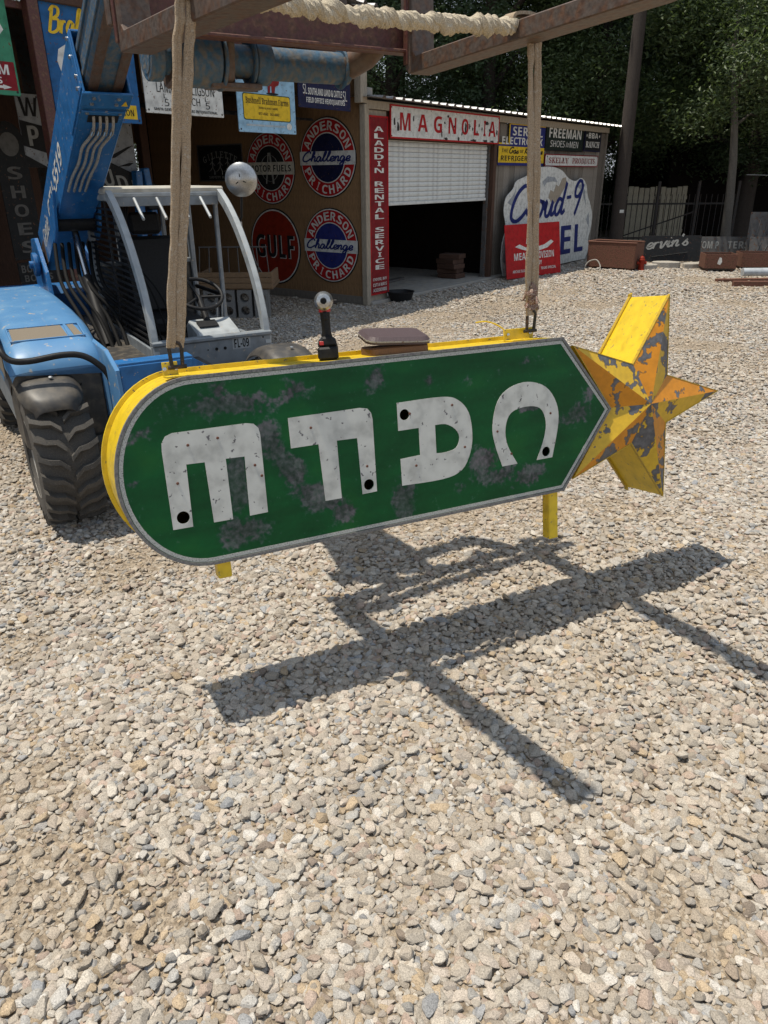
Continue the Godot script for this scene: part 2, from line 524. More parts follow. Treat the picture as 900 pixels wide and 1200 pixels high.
	# timber, with grain drawn out along the boards
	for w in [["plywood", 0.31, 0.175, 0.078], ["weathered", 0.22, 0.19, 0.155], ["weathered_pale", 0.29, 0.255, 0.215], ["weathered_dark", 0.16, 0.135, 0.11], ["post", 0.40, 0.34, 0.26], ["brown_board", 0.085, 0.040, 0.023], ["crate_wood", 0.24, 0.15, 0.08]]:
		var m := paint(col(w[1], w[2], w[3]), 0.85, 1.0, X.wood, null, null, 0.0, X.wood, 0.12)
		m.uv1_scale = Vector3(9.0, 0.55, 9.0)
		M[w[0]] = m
	M.crate_wood.uv1_scale = Vector3(0.9, 14.0, 14.0)
	M.door_white = paint(col(0.66, 0.68, 0.66), 0.45, 1.0, X.mottle, X.dust, X.few_chips)
	M.tin = paint(col(0.42, 0.42, 0.42), 0.42, 1.0, X.mottle, X.rust, X.few_chips, 0.6)
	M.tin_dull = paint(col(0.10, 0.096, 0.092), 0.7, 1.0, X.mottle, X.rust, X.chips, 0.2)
	M.concrete = paint(col(0.30, 0.285, 0.26), 0.9, 0.8, X.mottle, X.dust, X.film, 0.0, X.bump, 0.4)
	M.block = paint(col(0.22, 0.215, 0.205), 0.95, 3.0, X.mottle_fine, null, null, 0.0, X.bump, 0.5)
	M.stone = paint(col(0.40, 0.37, 0.32), 0.9, 2.0, X.mottle_fine, X.dust, X.chips, 0.0, X.bump, 0.6)
	M.bark = paint(col(0.065, 0.050, 0.040), 0.95, 1.0, X.wood, null, null, 0.0, X.wood, 2.0)
	M.bark.uv1_scale = Vector3(7.0, 0.9, 7.0)
	M.bark_grey = paint(col(0.14, 0.125, 0.105), 0.95, 1.0, X.wood, null, null, 0.0, X.wood, 1.5)
	M.bark_grey.uv1_scale = Vector3(8.0, 1.2, 8.0)
	M.iron = paint(col(0.022, 0.020, 0.018), 0.7, 3.0, X.mottle_fine, X.rust, X.chips)
	M.fence_board = paint(col(0.52, 0.46, 0.34), 0.85, 1.0, X.wood)
	M.fence_board.uv1_scale = Vector3(8.0, 0.5, 8.0)
	M.pvc = paint(col(0.42, 0.45, 0.47), 0.45, 1.0, X.mottle)
	# enamelled signs
	for e in [["e_white", 0.66, 0.66, 0.62], ["e_cream", 0.62, 0.58, 0.48], ["e_red", 0.42, 0.012, 0.014], ["e_maroon", 0.21, 0.010, 0.016], ["e_blue", 0.025, 0.032, 0.17], ["e_navy", 0.012, 0.014, 0.05],
			["e_black", 0.016, 0.017, 0.018], ["e_yellow", 0.72, 0.50, 0.03], ["e_sky", 0.30, 0.50, 0.66], ["e_green", 0.05, 0.23, 0.13], ["e_ranchblue", 0.02, 0.11, 0.28], ["e_orange", 0.25, 0.022, 0.009], ["e_darkgreen", 0.013, 0.022, 0.018], ["e_grey", 0.33, 0.35, 0.37]]:
		M[e[0]] = paint(col(e[1], e[2], e[3]), 0.55, 1.3, X.mottle, X.rust, X.few_chips)
		M[e[0]].metallic_specular = 0.3
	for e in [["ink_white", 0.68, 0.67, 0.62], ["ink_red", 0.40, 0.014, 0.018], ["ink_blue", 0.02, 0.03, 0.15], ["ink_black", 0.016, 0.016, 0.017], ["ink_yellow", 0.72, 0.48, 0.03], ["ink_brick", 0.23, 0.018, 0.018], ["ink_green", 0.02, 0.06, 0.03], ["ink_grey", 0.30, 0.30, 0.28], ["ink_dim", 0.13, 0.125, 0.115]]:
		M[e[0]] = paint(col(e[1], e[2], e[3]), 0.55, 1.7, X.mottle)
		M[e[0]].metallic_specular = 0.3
	M.shade_dark_board = paint(col(0.016, 0.012, 0.010), 0.9, 1.0, X.wood)  # boards painted near black in place of deep shade, not tarred
	M.shade_dark_board.metallic_specular = 0.2
	M.chip = paint(col(0.03, 0.022, 0.02), 0.8, 4.0, X.mottle_fine)

# ---------------------------------------------------------------- scene
func _ready() -> void:
	var cam := Camera3D.new()
	cam.name = "camera"
	cam.fov = 69.18
	cam.near = 0.05
	cam.far = 400.0
	add_child(cam)
	var p := deg_to_rad(24.3)
	var r := deg_to_rad(-0.4)
	var fw := Vector3(0, -sin(p), -cos(p))
	var u0 := Vector3(0, cos(p), -sin(p))
	cam.transform = Transform3D(Basis(Vector3.RIGHT * cos(r) + u0 * sin(r), -Vector3.RIGHT * sin(r) + u0 * cos(r), -fw), Vector3(0, 1.85, 0))
	cam.current = true

	var env := Environment.new()
	var sky := Sky.new()
	var sm := ProceduralSkyMaterial.new()
	sm.sky_top_color = col(0.33, 0.40, 0.51)
	sm.sky_horizon_color = col(0.62, 0.66, 0.70)
	sm.sky_curve = 0.12
	sm.ground_bottom_color = col(0.30, 0.27, 0.22)
	sm.ground_horizon_color = col(0.45, 0.47, 0.50)
	sm.energy_multiplier = 1.35
	sky.sky_material = sm
	env.background_mode = Environment.BG_SKY
	env.sky = sky
	env.tonemap_mode = Environment.TONE_MAPPER_LINEAR
	env.tonemap_exposure = 1.07
	env.sdfgi_enabled = true
	env.ssao_enabled = true
	env.ssil_enabled = true
	var we := WorldEnvironment.new()
	we.name = "world_environment"
	we.environment = env
	add_child(we)

	var sun := DirectionalLight3D.new()
	sun.name = "sun"
	sun.light_color = Color(1.0, 0.965, 0.905)
	sun.light_energy = 1.6
	sun.light_angular_distance = 0.5
	sun.shadow_enabled = true
	add_child(sun)
	sun.transform = Transform3D(Basis.looking_at(Vector3(0.283, -1.0, -0.006), Vector3.RIGHT), Vector3(0, 20, 0))

	make_materials()
	build_ground()
	build_barn()
	build_shed()
	build_sign()
	build_slings()
	build_telehandler()
	build_wall_signs()
	build_yard()
	build_trees()

# ---------------------------------------------------------------- ground
func bare(x: float, z: float) -> float:   # how bare of stones the dirt is, 0..1
	var b := clampf((nb1.get_noise_2d(x, z) + 0.35 * nb2.get_noise_2d(x * 1.3, z * 1.3) - 0.20) * 3.0, 0.0, 0.8)
	# the wheel track that passes in front of the shed
	var q := Vector3(x, 0, z) - SHED_AT
	var a := q.dot(SHED_X)
	var o := q.dot(SHED_Z)
	var tr := exp(-pow((o - 1.9 + 0.25 * nb2.get_noise_2d(x, z)) / 0.55, 2.0)) * clampf((a + 6.0) / 3.0, 0.0, 1.0) * clampf((6.5 - a) / 4.0, 0.0, 1.0)
	return maxf(b, tr * (0.75 + 0.6 * nb2.get_noise_2d(x * 2.0, z * 2.0)))

var nb1: FastNoiseLite
var nb2: FastNoiseLite

func stone_mesh(sd: int, planes: int) -> ArrayMesh:
	var rng := RandomNumberGenerator.new()
	rng.seed = sd
	var ico := []
	var tt := (1.0 + sqrt(5.0)) / 2.0
	for q in [[-1, tt, 0], [1, tt, 0], [-1, -tt, 0], [1, -tt, 0], [0, -1, tt], [0, 1, tt], [0, -1, -tt], [0, 1, -tt], [tt, 0, -1], [tt, 0, 1], [-tt, 0, -1], [-tt, 0, 1]]:
		ico.append(Vector3(q[0], q[1], q[2]).normalized())
	var faces := [[0, 11, 5], [0, 5, 1], [0, 1, 7], [0, 7, 10], [0, 10, 11], [1, 5, 9], [5, 11, 4], [11, 10, 2], [10, 7, 6], [7, 1, 8], [3, 9, 4], [3, 4, 2], [3, 2, 6], [3, 6, 8], [3, 8, 9], [4, 9, 5], [2, 4, 11], [6, 2, 10], [8, 6, 7], [9, 8, 1]]
	var cuts := []
	for i in planes:
		var nn := Vector3(rng.randfn(), rng.randfn(), rng.randfn()).normalized()
		cuts.append([nn, rng.randf_range(0.46, 0.74)])
	var rad := func(d: Vector3) -> Vector3:
		var rr := 1.0
		for c in cuts:
			var k: float = d.dot(c[0])
			if k > 0.01: rr = minf(rr, c[1] / k)
		return d * rr
	var mb := MB.new()
	for f in faces:
		var a: Vector3 = ico[f[0]]; var b: Vector3 = ico[f[1]]; var c: Vector3 = ico[f[2]]
		var ab := ((a + b) * 0.5).normalized(); var bc := ((b + c) * 0.5).normalized(); var ca := ((c + a) * 0.5).normalized()
		for q in [[a, ab, ca], [ab, b, bc], [ca, bc, c], [ab, bc, ca]]:
			var xy: Vector3 = (q[0] + q[1]).normalized(); var yz: Vector3 = (q[1] + q[2]).normalized(); var zx: Vector3 = (q[2] + q[0]).normalized()
			for w in [[q[0], xy, zx], [xy, q[1], yz], [zx, yz, q[2]], [xy, yz, zx]]:
				mb.tri(rad.call(w[0]), rad.call(w[1]), rad.call(w[2]))
	return mb.mesh()

func build_ground() -> void:
	nb1 = noise(21, 0.42, 4)
	nb2 = noise(22, 0.9, 3)
	var g := MB.new()
	g.quad(Vector3(-150, 0, 60), Vector3(150, 0, 60), Vector3(150, 0, -200), Vector3(-150, 0, -200))
	var gm := flat(Color.WHITE, 0.95)
	gm.albedo_texture = ntex(31, 0.035, [[0.0, 0.12, 0.092, 0.064], [0.4, 0.24, 0.19, 0.135], [0.6, 0.32, 0.26, 0.19], [1.0, 0.45, 0.38, 0.29]], 1024, 6)
	gm.heightmap_enabled = true
	gm.heightmap_texture = ntex(32, 0.06, [], 1024, 5)
	gm.heightmap_scale = 1.2
	tri3(gm, 0.9, true)
	tag(part(self, "ground", g, gm), "", "", "", "structure")

	var sm := flat(Color.WHITE, 0.9)
	sm.vertex_color_use_as_albedo = true
	sm.albedo_texture = ntex(33, 0.045, [[0.0, 0.38], [0.30, 0.70], [0.48, 0.92], [0.56, 0.80], [0.75, 1.0], [1.0, 1.0]], 512, 5)
	tri3(sm, 0.30)
	var rng := RandomNumberGenerator.new()
	rng.seed = 77
	# linear base colours of the crushed stone
	var pal := [Color(0.50, 0.445, 0.37), Color(0.45, 0.39, 0.315), Color(0.57, 0.52, 0.445), Color(0.53, 0.46, 0.385), Color(0.43, 0.415, 0.385), Color(0.35, 0.355, 0.36), Color(0.48, 0.37, 0.245), Color(0.46, 0.355, 0.285), Color(0.62, 0.585, 0.53), Color(0.25, 0.20, 0.16)]
	var wts := [5.0, 4.2, 3.8, 4.4, 2.2, 0.8, 1.2, 1.6, 1.5, 0.35]
	# rows: near z, far z, stones per square metre, mean radius, spread
	var zones := [[0.9, -3.2, 5600.0, 0.0145, 0.58], [-3.2, -6.5, 4200.0, 0.0145, 0.55], [-6.5, -12.0, 1900.0, 0.0170, 0.5], [-12.0, -20.0, 720.0, 0.0240, 0.45]]
	var bufs := []
	var variants := 9
	for i in variants: bufs.append(PackedFloat32Array())
	for zn in zones:
		var z0: float = zn[0]
		var z1: float = zn[1]
		var w0 := 0.60 * maxf(-z0, 0.0) + 1.5
		var w1 := 0.60 * -z1 + 1.5
		var cnt := int((w0 + w1) * (z0 - z1) * float(zn[2]))
		for i in cnt:
			var u := rng.randf()
			# area-weighted along the widening strip
			var k := (sqrt(w0 * w0 + u * (w1 * w1 - w0 * w0)) - w0) / (w1 - w0)
			var z := z0 + (z1 - z0) * k
			var x := rng.randf_range(-1.0, 1.0) * lerpf(w0, w1, k)
			if x > 0.8 * -z + 2.5: continue
			var bb := bare(x, z)
			var s: float = zn[3] * exp(rng.randfn() * zn[4] * 0.75)
			s = minf(s, zn[3] * 2.2)
			if rng.randf() < bb:
				if rng.randf() < 0.4: continue
				s *= 0.5
			var qx := x - SHED_AT.x
			var qz := z - SHED_AT.z
			var la := qx * SHED_X.x + qz * SHED_X.z
			var lo := qx * SHED_Z.x + qz * SHED_Z.z
			if la > -0.15 and la < 9.4 and lo < 0.16: continue
			if la < 0.0 and lo < -2.4: continue
			var loose := clampf(0.5 + 1.6 * nb1.get_noise_2d(x * 0.6 + 40.0, z * 0.6), 0.0, 1.0)   # packed flat here, heaped there
			var bs := Basis.from_euler(Vector3(rng.randf_range(-0.22, 0.22) * (1.0 + loose), rng.randf() * TAU, rng.randf_range(-0.22, 0.22) * (1.0 + loose)))
			var ex := s * rng.randf_range(0.85, 1.45)
			var ey := s * rng.randf_range(0.42, 0.75)
			var ez := s * rng.randf_range(0.75, 1.1)
			var bx := bs.x * ex
			var by := bs.y * ey
			var bz := bs.z * ez
			var y := ey * rng.randf_range(-0.15, 0.50 + 0.3 * loose) + (0.010 if rng.randf() < 0.16 * loose else 0.0)
			var pick := rng.randf() * 25.05
			var ci := 0
			while ci < 9 and pick > wts[ci]:
				pick -= wts[ci]
				ci += 1
			var c: Color = pal[ci]
			# tan dust lies on the stones where the fines come up
			c = c.lerp(Color(0.46, 0.365, 0.25), clampf(bb * 0.55 + 0.5 * nb1.get_noise_2d(x * 0.5 - 70.0, z * 0.5), 0.0, 0.6))
			var l := rng.randf_range(0.80, 1.22)
			bufs[i % variants].append_array(PackedFloat32Array([bx.x, by.x, bz.x, x, bx.y, by.y, bz.y, y, bx.z, by.z, bz.z, z, c.r * l, c.g * l, c.b * l, 1.0]))
	var gravel := Node3D.new()
	gravel.name = "gravel"
	add_child(gravel)
	tag(gravel, "loose beige and grey crushed stone covering the whole yard", "gravel", "", "stuff")
	var total := 0
	for i in variants:
		var mm := MultiMesh.new()
		mm.transform_format = MultiMesh.TRANSFORM_3D
		mm.use_colors = true
		mm.mesh = stone_mesh(100 + i, 17 + i % 5)
		mm.instance_count = bufs[i].size() / 16
		mm.buffer = bufs[i]
		total += mm.instance_count
		var mi := MultiMeshInstance3D.new()
		mi.name = "stones"
		mi.multimesh = mm
		mi.material_override = sm
		mi.set_meta("kind", "stuff")
		gravel.add_child(mi, true)
	print("stones ", total)

# ---------------------------------------------------------------- the hanging sign
func offset_loop(poly: PackedVector2Array, d: float) -> PackedVector2Array:   # d > 0 moves outwards (poly counter-clockwise)
	var out := PackedVector2Array()
	var cnt := poly.size()
	for i in cnt:
		var a := (poly[i] - poly[(i + cnt - 1) % cnt]).normalized()
		var b := (poly[(i + 1) % cnt] - poly[i]).normalized()
		var na := Vector2(a.y, -a.x)
		var nb := Vector2(b.y, -b.x)
		out.append(poly[i] + (na + nb) * (d / maxf(0.3, 1.0 + na.dot(nb))))
	return out

func ring(mb: MB, poly: PackedVector2Array, d0: float, d1: float, z0: float, z1: float) -> MB:
	var a := offset_loop(poly, d0)   # outer
	var b := offset_loop(poly, d1)   # inner
	for i in poly.size():
		var j := (i + 1) % poly.size()
		var v := func(q: Vector2, z: float) -> Vector3: return Vector3(q.x, q.y, z)
		mb.quad(v.call(a[i], z1), v.call(a[j], z1), v.call(b[j], z1), v.call(b[i], z1))
		mb.quad(v.call(b[i], z0), v.call(b[j], z0), v.call(a[j], z0), v.call(a[i], z0))
		mb.quad(v.call(a[i], z0), v.call(a[j], z0), v.call(a[j], z1), v.call(a[i], z1))
		mb.quad(v.call(b[j], z0), v.call(b[i], z0), v.call(b[i], z1), v.call(b[j], z1))
	return mb

# flat plate in xy with round holes, both faces, and walls round its edge and its holes
func plate(mb: MB, poly: PackedVector2Array, holes: Array, z0: float, z1: float, uvr: Rect2, counter := PackedVector2Array()) -> MB:
	var pieces := [poly]
	var cutters := []
	for h in holes: cutters.append([h[0], ell(h[0].x, h[0].y, h[1], h[1], 20, 0.13, TAU + 0.13)])
	if counter.size():
		var c := Vector2.ZERO
		for q in counter: c += q
		cutters.append([c / counter.size(), counter])
	for cu in cutters:
		var c: Vector2 = cu[0]
		var nxt := []
		for pc in pieces:
			if Geometry2D.intersect_polygons(pc, cu[1]).is_empty():
				nxt.append(pc)
				continue
			for half in [rect(c.x - 9, -9, c.x, 9), rect(c.x, -9, c.x + 9, 9)]:
				for q in Geometry2D.intersect_polygons(pc, half):
					for w in Geometry2D.clip_polygons(q, cu[1]): nxt.append(w)
		pieces = nxt
		var ring_poly: PackedVector2Array = cu[1]
		for i in ring_poly.size():
			var a := ring_poly[i]
			var b := ring_poly[(i + 1) % ring_poly.size()]
			mb.quad(Vector3(b.x, b.y, z0 - 0.004), Vector3(a.x, a.y, z0 - 0.004), Vector3(a.x, a.y, z1), Vector3(b.x, b.y, z1))
	for pc in pieces:
		var idx := Geometry2D.triangulate_polygon(pc)
		for k in range(0, idx.size(), 3):
			var q := [pc[idx[k]], pc[idx[k + 1]], pc[idx[k + 2]]]
			if (q[1] - q[0]).cross(q[2] - q[0]) < 0: q = [q[0], q[2], q[1]]
			var uu := []
			for s: Vector2 in q: uu.append(Vector2((s.x - uvr.position.x) / uvr.size.x, 1.0 - (s.y - uvr.position.y) / uvr.size.y))
			mb.tri(Vector3(q[0].x, q[0].y, z1), Vector3(q[1].x, q[1].y, z1), Vector3(q[2].x, q[2].y, z1), null, null, null, uu[0], uu[1], uu[2])
			mb.tri(Vector3(q[0].x, q[0].y, z0), Vector3(q[2].x, q[2].y, z0), Vector3(q[1].x, q[1].y, z0))
	var cc := poly
	if Geometry2D.is_polygon_clockwise(cc):
		cc = poly.duplicate(); cc.reverse()
	for i in cc.size():
		var a := cc[i]
		var b := cc[(i + 1) % cc.size()]
		mb.quad(Vector3(a.x, a.y, z0), Vector3(b.x, b.y, z0), Vector3(b.x, b.y, z1), Vector3(a.x, a.y, z1))
	return mb

func face_texture(r: Rect2) -> ImageTexture:
	var w := 1640
	var h := 512
	var im := Image.create(w, h, false, Image.FORMAT_RGB8)
	var n1 := noise(41, 9.0, 5)
	var n2 := noise(42, 2.6, 4)
	var n3 := noise(43, 40.0, 3)
	var n4 := noise(44, 1.0, 3)
	# places where the green has worn to the primer: x, y, rx, ry, turn, depth
	var ps := [[.17, .215, .17, .045, -.1, .9], [.143, .262, .035, .05, 0., .8], [.40, .235, .07, .05, .5, .75], [.715, .248, .075, .05, .35, .7], [.935, .213, .035, .03, 0., .8], [-.13, .15, .09, .035, .4, .55], [-.16, .0, .05, .02, .2, .5],
		[.172, -.05, .04, .13, 0., .95], [.17, -.22, .10, .06, .2, .9], [.30, .07, .05, .09, .3, .9], [.36, -.04, .09, .06, -.7, .95], [.46, -.15, .12, .055, -.5, 1.], [.55, -.22, .06, .045, .1, .95], [.80, -.22, .06, .10, 0., .95],
		[1.18, -.13, .09, .075, .2, .85], [1.25, -.20, .10, .05, .0, .8], [1.38, -.225, .11, .05, .1, .9], [1.63, .0, .12, .045, .15, .85], [1.39, .24, .10, .03, .1, .45], [1.70, .07, .06, .08, .3, .4], [1.40, .055, .06, .02, .0, .9], [1.10, .2, .2, .04, 0., .35], [1.07, -.22, .08, .05, .4, .45]]
	for j in h:
		var y := r.end.y - r.size.y * (j + 0.5) / h
		for i in w:
			var x := r.position.x + r.size.x * (i + 0.5) / w
			var wear := 0.0
			for q in ps:
				var dx: float = x - q[0]
				var dy: float = y - q[1]
				if absf(dx) > 0.24 or absf(dy) > 0.2: continue
				var cs := cos(q[4]); var sn := sin(q[4])
				var ex: float = (dx * cs + dy * sn) / q[2]
				var ey: float = (-dx * sn + dy * cs) / q[3]
				var d := sqrt(ex * ex + ey * ey)
				if d < 1.7: wear = maxf(wear, (1.5 - d) * q[5])
			var a := n1.get_noise_2d(x, y)
			var b := n2.get_noise_2d(x, y * 1.6)
			var c := n3.get_noise_2d(x, y)
			var k := clampf((wear + a * 0.62 + c * 0.26 - 0.46) * 3.0, 0.0, 1.0) if wear > 0.0 else 0.0
			k *= 0.80 + 0.25 * b + 0.15 * c
			# scuffs elsewhere
			if c + a * 0.4 > 0.66: k = maxf(k, 0.3)
			var s := 1.0 + 0.16 * b + 0.10 * n4.get_noise_2d(x * 2.0, y * 14.0) + 0.05 * c
			var gr := Color(0.038 * s, 0.285 * s, 0.140 * s)
			if b > 0.25: gr = gr.lerp(Color(0.16, 0.34, 0.13), (b - 0.25) * 0.8)
			var pm := Color(0.285, 0.272, 0.285) * (1.0 + 0.30 * a + 0.40 * c)
			if a + b > 0.36: pm = pm.lerp(Color(0.42, 0.41, 0.42), 0.5)
			im.set_pixel(i, j, gr.lerp(pm, k))
	return ImageTexture.create_from_image(im)

func star_texture() -> ImageTexture:   # unit square covers -0.5..0.5 m round the star's centre
	var w := 640
	var im := Image.create(w, w, false, Image.FORMAT_RGB8)
	var n1 := noise(51, 6.5, 5)
	var n2 := noise(52, 26.0, 4)
	var amount := [-0.10, 0.36, 0.02, 0.20, 0.02, 0.04, 0.10, 0.30, 0.26, 0.10]
	for j in w:
		for i in w:
			var x := (i + 0.5) / w - 0.5
			var y := 0.5 - (j + 0.5) / w
			var an := fposmod(atan2(y, x), TAU)
			var sec := int(an / (TAU / 10.0)) % 10
			var rr := sqrt(x * x + y * y)
			var a := n1.get_noise_2d(x + sec * 3.0, y)
			var b := n2.get_noise_2d(x, y)
			var s := 1.0 + 0.08 * a + 0.07 * b
			var c := Color(0.76, 0.49, 0.02) * s if sec % 2 == 0 else Color(0.78, 0.63, 0.13) * s
			var k: float = a + b * 0.32 + amount[sec] - 0.30 + (0.30 * exp(-rr * rr / 0.0035))
			if k > 0.0: c = Color(0.30, 0.30, 0.31) * (1.0 + 0.35 * b + 0.2 * a)
			elif k > -0.045: c = c.lerp(Color(0.36, 0.24, 0.08), 0.55)
			im.set_pixel(i, j, c)
	return ImageTexture.create_from_image(im)

func build_sign() -> void:
	var b := Basis(Vector3(0.893, -0.0126, -0.4498), Vector3(-0.0735, 0.9821, -0.1733), Vector3(0.4439, 0.1878, 0.8761)).orthonormalized()
	b = Basis(b.x.normalized(), 0.026) * b
	X.sign = Transform3D(b, SIGN_AT)
	var t := thing("cafe_sign", "green arrow-ended CAFE sign with yellow sides and a star, hanging sideways from slings", "sign", X.sign)
	var hh := 0.3165
	var D := 0.25
	var o := PackedVector2Array([Vector2(1.5657, -hh), Vector2(1.8208, 0), Vector2(1.5657, hh)])
	o.append_array(ell(0.06, 0, 0.277, hh, 30, PI / 2, PI * 1.5))
	var uvr := Rect2(-0.23, -0.325, 2.06, 0.65)
	var holes := [[Vector2(-0.028, -0.137), 0.0215], [Vector2(0.657, -0.140), 0.0205], [Vector2(0.823, 0.099), 0.0205], [Vector2(1.476, -0.137), 0.0205]]
	var fm := flat(Color.WHITE, 0.34)
	fm.metallic_specular = 0.3
	fm.albedo_texture = face_texture(uvr)
	fm.roughness_texture = ntex(45, 0.015, [[0.0, 0.85], [0.5, 0.95], [1.0, 1.0]], 512, 4)
	fm.roughness = 0.45
	part(t, "face", plate(MB.new(), o, holes, -0.003, 0.0, uvr), fm, Transform3D.IDENTITY, "green enamel face worn through to grey primer")
	part(t, "border", ring(MB.new(), o, -0.0085, -0.0215, 0.0005, 0.0014), M.border, Transform3D.IDENTITY, "white painted border line")
	part(t, "edge_trim", ring(MB.new(), o, 0.004, -0.0065, -0.010, 0.005), M.trim, Transform3D.IDENTITY, "chipped grey edge strip")
	part(t, "side_band", ring(MB.new(), o, 0.001, -0.002, -D, -0.010), M.yellow, Transform3D.IDENTITY, "yellow sheet metal side")
	part(t, "back_panel", plate(MB.new(), o, [], -D - 0.003, -D, uvr), M.yellow_old)
	part(t, "back_flange", ring(MB.new(), o, 0.016, 0.0015, -D - 0.004, -D + 0.014), M.yellow)
	# letters, lying sideways: each a thin enamel shape with a tube hole
	var E := PackedVector2Array([Vector2(-.066, -.173), Vector2(.0, -.174), Vector2(.006, .038), Vector2(.067, .036), Vector2(.071, -.173), Vector2(.137, -.174), Vector2(.138, .037), Vector2(.203, .035), Vector2(.197, -.173), Vector2(.262, -.172), Vector2(.266, .102), Vector2(.262, .125), Vector2(.247, .141), Vector2(.221, .146), Vector2(-.025, .146), Vector2(-.048, .138), Vector2(-.062, .117), Vector2(-.065, .09)])
	var F := PackedVector2Array([Vector2(.37, .038), Vector2(.473, .038), Vector2(.480, -.171), Vector2(.544, -.172), Vector2(.544, .041), Vector2(.624, .039), Vector2(.628, -.172), Vector2(.688, -.171), Vector2(.691, .099), Vector2(.687, .123), Vector2(.673, .140), Vector2(.644, .146), Vector2(.37, .144)])
	var Ac := PackedVector2Array()
	for q in curve([Vector2(.795, -.168), Vector2(.973, -.172), Vector2(1.062, -.15), Vector2(1.105, -.085), Vector2(1.117, -.012), Vector2(1.104, .072), Vector2(1.058, .126), Vector2(.987, .146), Vector2(.794, .146)], 4): Ac.append(q)
	Ac.append_array(PackedVector2Array([Vector2(.793, .042), Vector2(.880, .042), Vector2(.880, -.062), Vector2(.795, -.065)]))
	var Ai := PackedVector2Array()
	for q in curve([Vector2(.951, -.066), Vector2(.99, -.068), Vector2(1.039, -.058), Vector2(1.057, -.02), Vector2(1.04, .016), Vector2(.997, .041), Vector2(.951, .043)], 3): Ai.append(q)
	var Cc := PackedVector2Array()
	for q in curve([Vector2(1.255, -.166), Vector2(1.222, -.07), Vector2(1.213, .006), Vector2(1.24, .098), Vector2(1.299, .146), Vector2(1.39, .160), Vector2(1.478, .130), Vector2(1.531, .060), Vector2(1.541, -.025), Vector2(1.508, -.166)], 4): Cc.append(q)
	for q in curve([Vector2(1.428, -.166), Vector2(1.467, -.077), Vector2(1.476, -.012), Vector2(1.449, .046), Vector2(1.38, .062), Vector2(1.304, .046), Vector2(1.275, -.01), Vector2(1.283, -.083), Vector2(1.330, -.166)], 4): Cc.append(q)
	part(t, "letter", plate(MB.new(), Cc, [holes[3]], 0.0, 0.0016, uvr), M.enamel_white, Transform3D.IDENTITY, "white letter C lying on its side")
	part(t, "letter", plate(MB.new(), Ac, [holes[2]], 0.0, 0.0016, uvr, Ai), M.enamel_white, Transform3D.IDENTITY, "white letter A lying on its side")
	part(t, "letter", plate(MB.new(), F, [holes[1]], 0.0, 0.0016, uvr), M.enamel_white, Transform3D.IDENTITY, "white letter F lying on its side")
	part(t, "letter", plate(MB.new(), E, [holes[0]], 0.0, 0.0016, uvr), M.enamel_white, Transform3D.IDENTITY, "white letter E lying on its side")
	# small rusted bolt heads in the letters and along the rim
	var bolts := [[.02, .10], [.235, .0], [-.03, -.02], [.12, .11], [.45, .10], [.655, -.07], [.86, -.1], [.845, .1], [1.03, .11], [1.235, -.02], [1.5, .02], [1.08, -.06], [.255, -.04], [1.3, -.12]]
	for q in bolts:
		part(t, "bolt", MB.new().lathe([Vector2(0.0052, 0), Vector2(0.0045, 0.003), Vector2(0, 0.0036)], 8), M.rusty, Transform3D(Basis(Vector3.RIGHT, PI / 2), Vector3(q[0], q[1], 0.0012)))
	# stubs of the old mount under the cabinet
	part(t, "mounting_leg", MB.new().box(Vector3(1.535, -hh - 0.11, -0.05), Vector3(0.048, 0.22, 0.048), 0.003), M.yellow)
	part(t, "mounting_leg", MB.new().box(Vector3(0.092, -hh - 0.035, -0.05), Vector3(0.048, 0.07, 0.048), 0.003), M.yellow)
	part(t, "gusset", MB.new().prism(PackedVector2Array([Vector2(1.56, -hh - 0.002), Vector2(1.62, -hh - 0.002), Vector2(1.615, -hh - 0.03)]), -0.09, -0.084), M.yellow)
	# lifting brackets on top
	for q in [[1.43, 0.145, -0.085], [0.012, 0.05, -0.045]]:
		var br := MB.new()
		br.box(Vector3(q[0], hh + 0.004, q[2]), Vector3(q[1], 0.006, 0.06), 0.001)
		br.box(Vector3(q[0], hh + 0.027, q[2] - 0.027), Vector3(q[1], 0.045, 0.006), 0.001)
		var bo := part(t, "lifting_bracket", br, M.yellow)
		for s in [-0.38, 0.38]:
			part(bo, "bolt", MB.new().lathe([Vector2(0.007, 0), Vector2(0.007, 0.005), Vector2(0, 0.006)], 6), M.chrome, Transform3D(Basis(Vector3.RIGHT, PI / 2), Vector3(q[0] + q[1] * s, hh + 0.028, q[2] - 0.024)))
	var wire := []
	for q in curve([Vector3(1.40, hh + .003, -.13), Vector3(1.395, hh + .03, -.135), Vector3(1.36, hh + .065, -.15), Vector3(1.31, hh + .085, -.16), Vector3(1.26, hh + .085, -.165)], 6): wire.append(q)
	part(t, "wire", MB.new().tube(wire, 0.003, 6), M.yellow)
	# the star
	var xs := 2.0178
	var R := 0.474
	var zb := -0.012
	var st := MB.new()
	var rim := PackedVector2Array()
	for i in 10:
		var rr := R if i % 2 == 0 else R * 0.382
		rim.append(Vector2(xs + rr * cos(TAU * i / 10), rr * sin(TAU * i / 10)))
	ring(st, rim, 0.0, -0.002, -D, zb)
	var star := part(t, "star", st, M.yellow, Transform3D.IDENTITY, "yellow sheet metal star with a faceted front")
	var stm := flat(Color.WHITE, 0.5)
	stm.albedo_texture = star_texture()
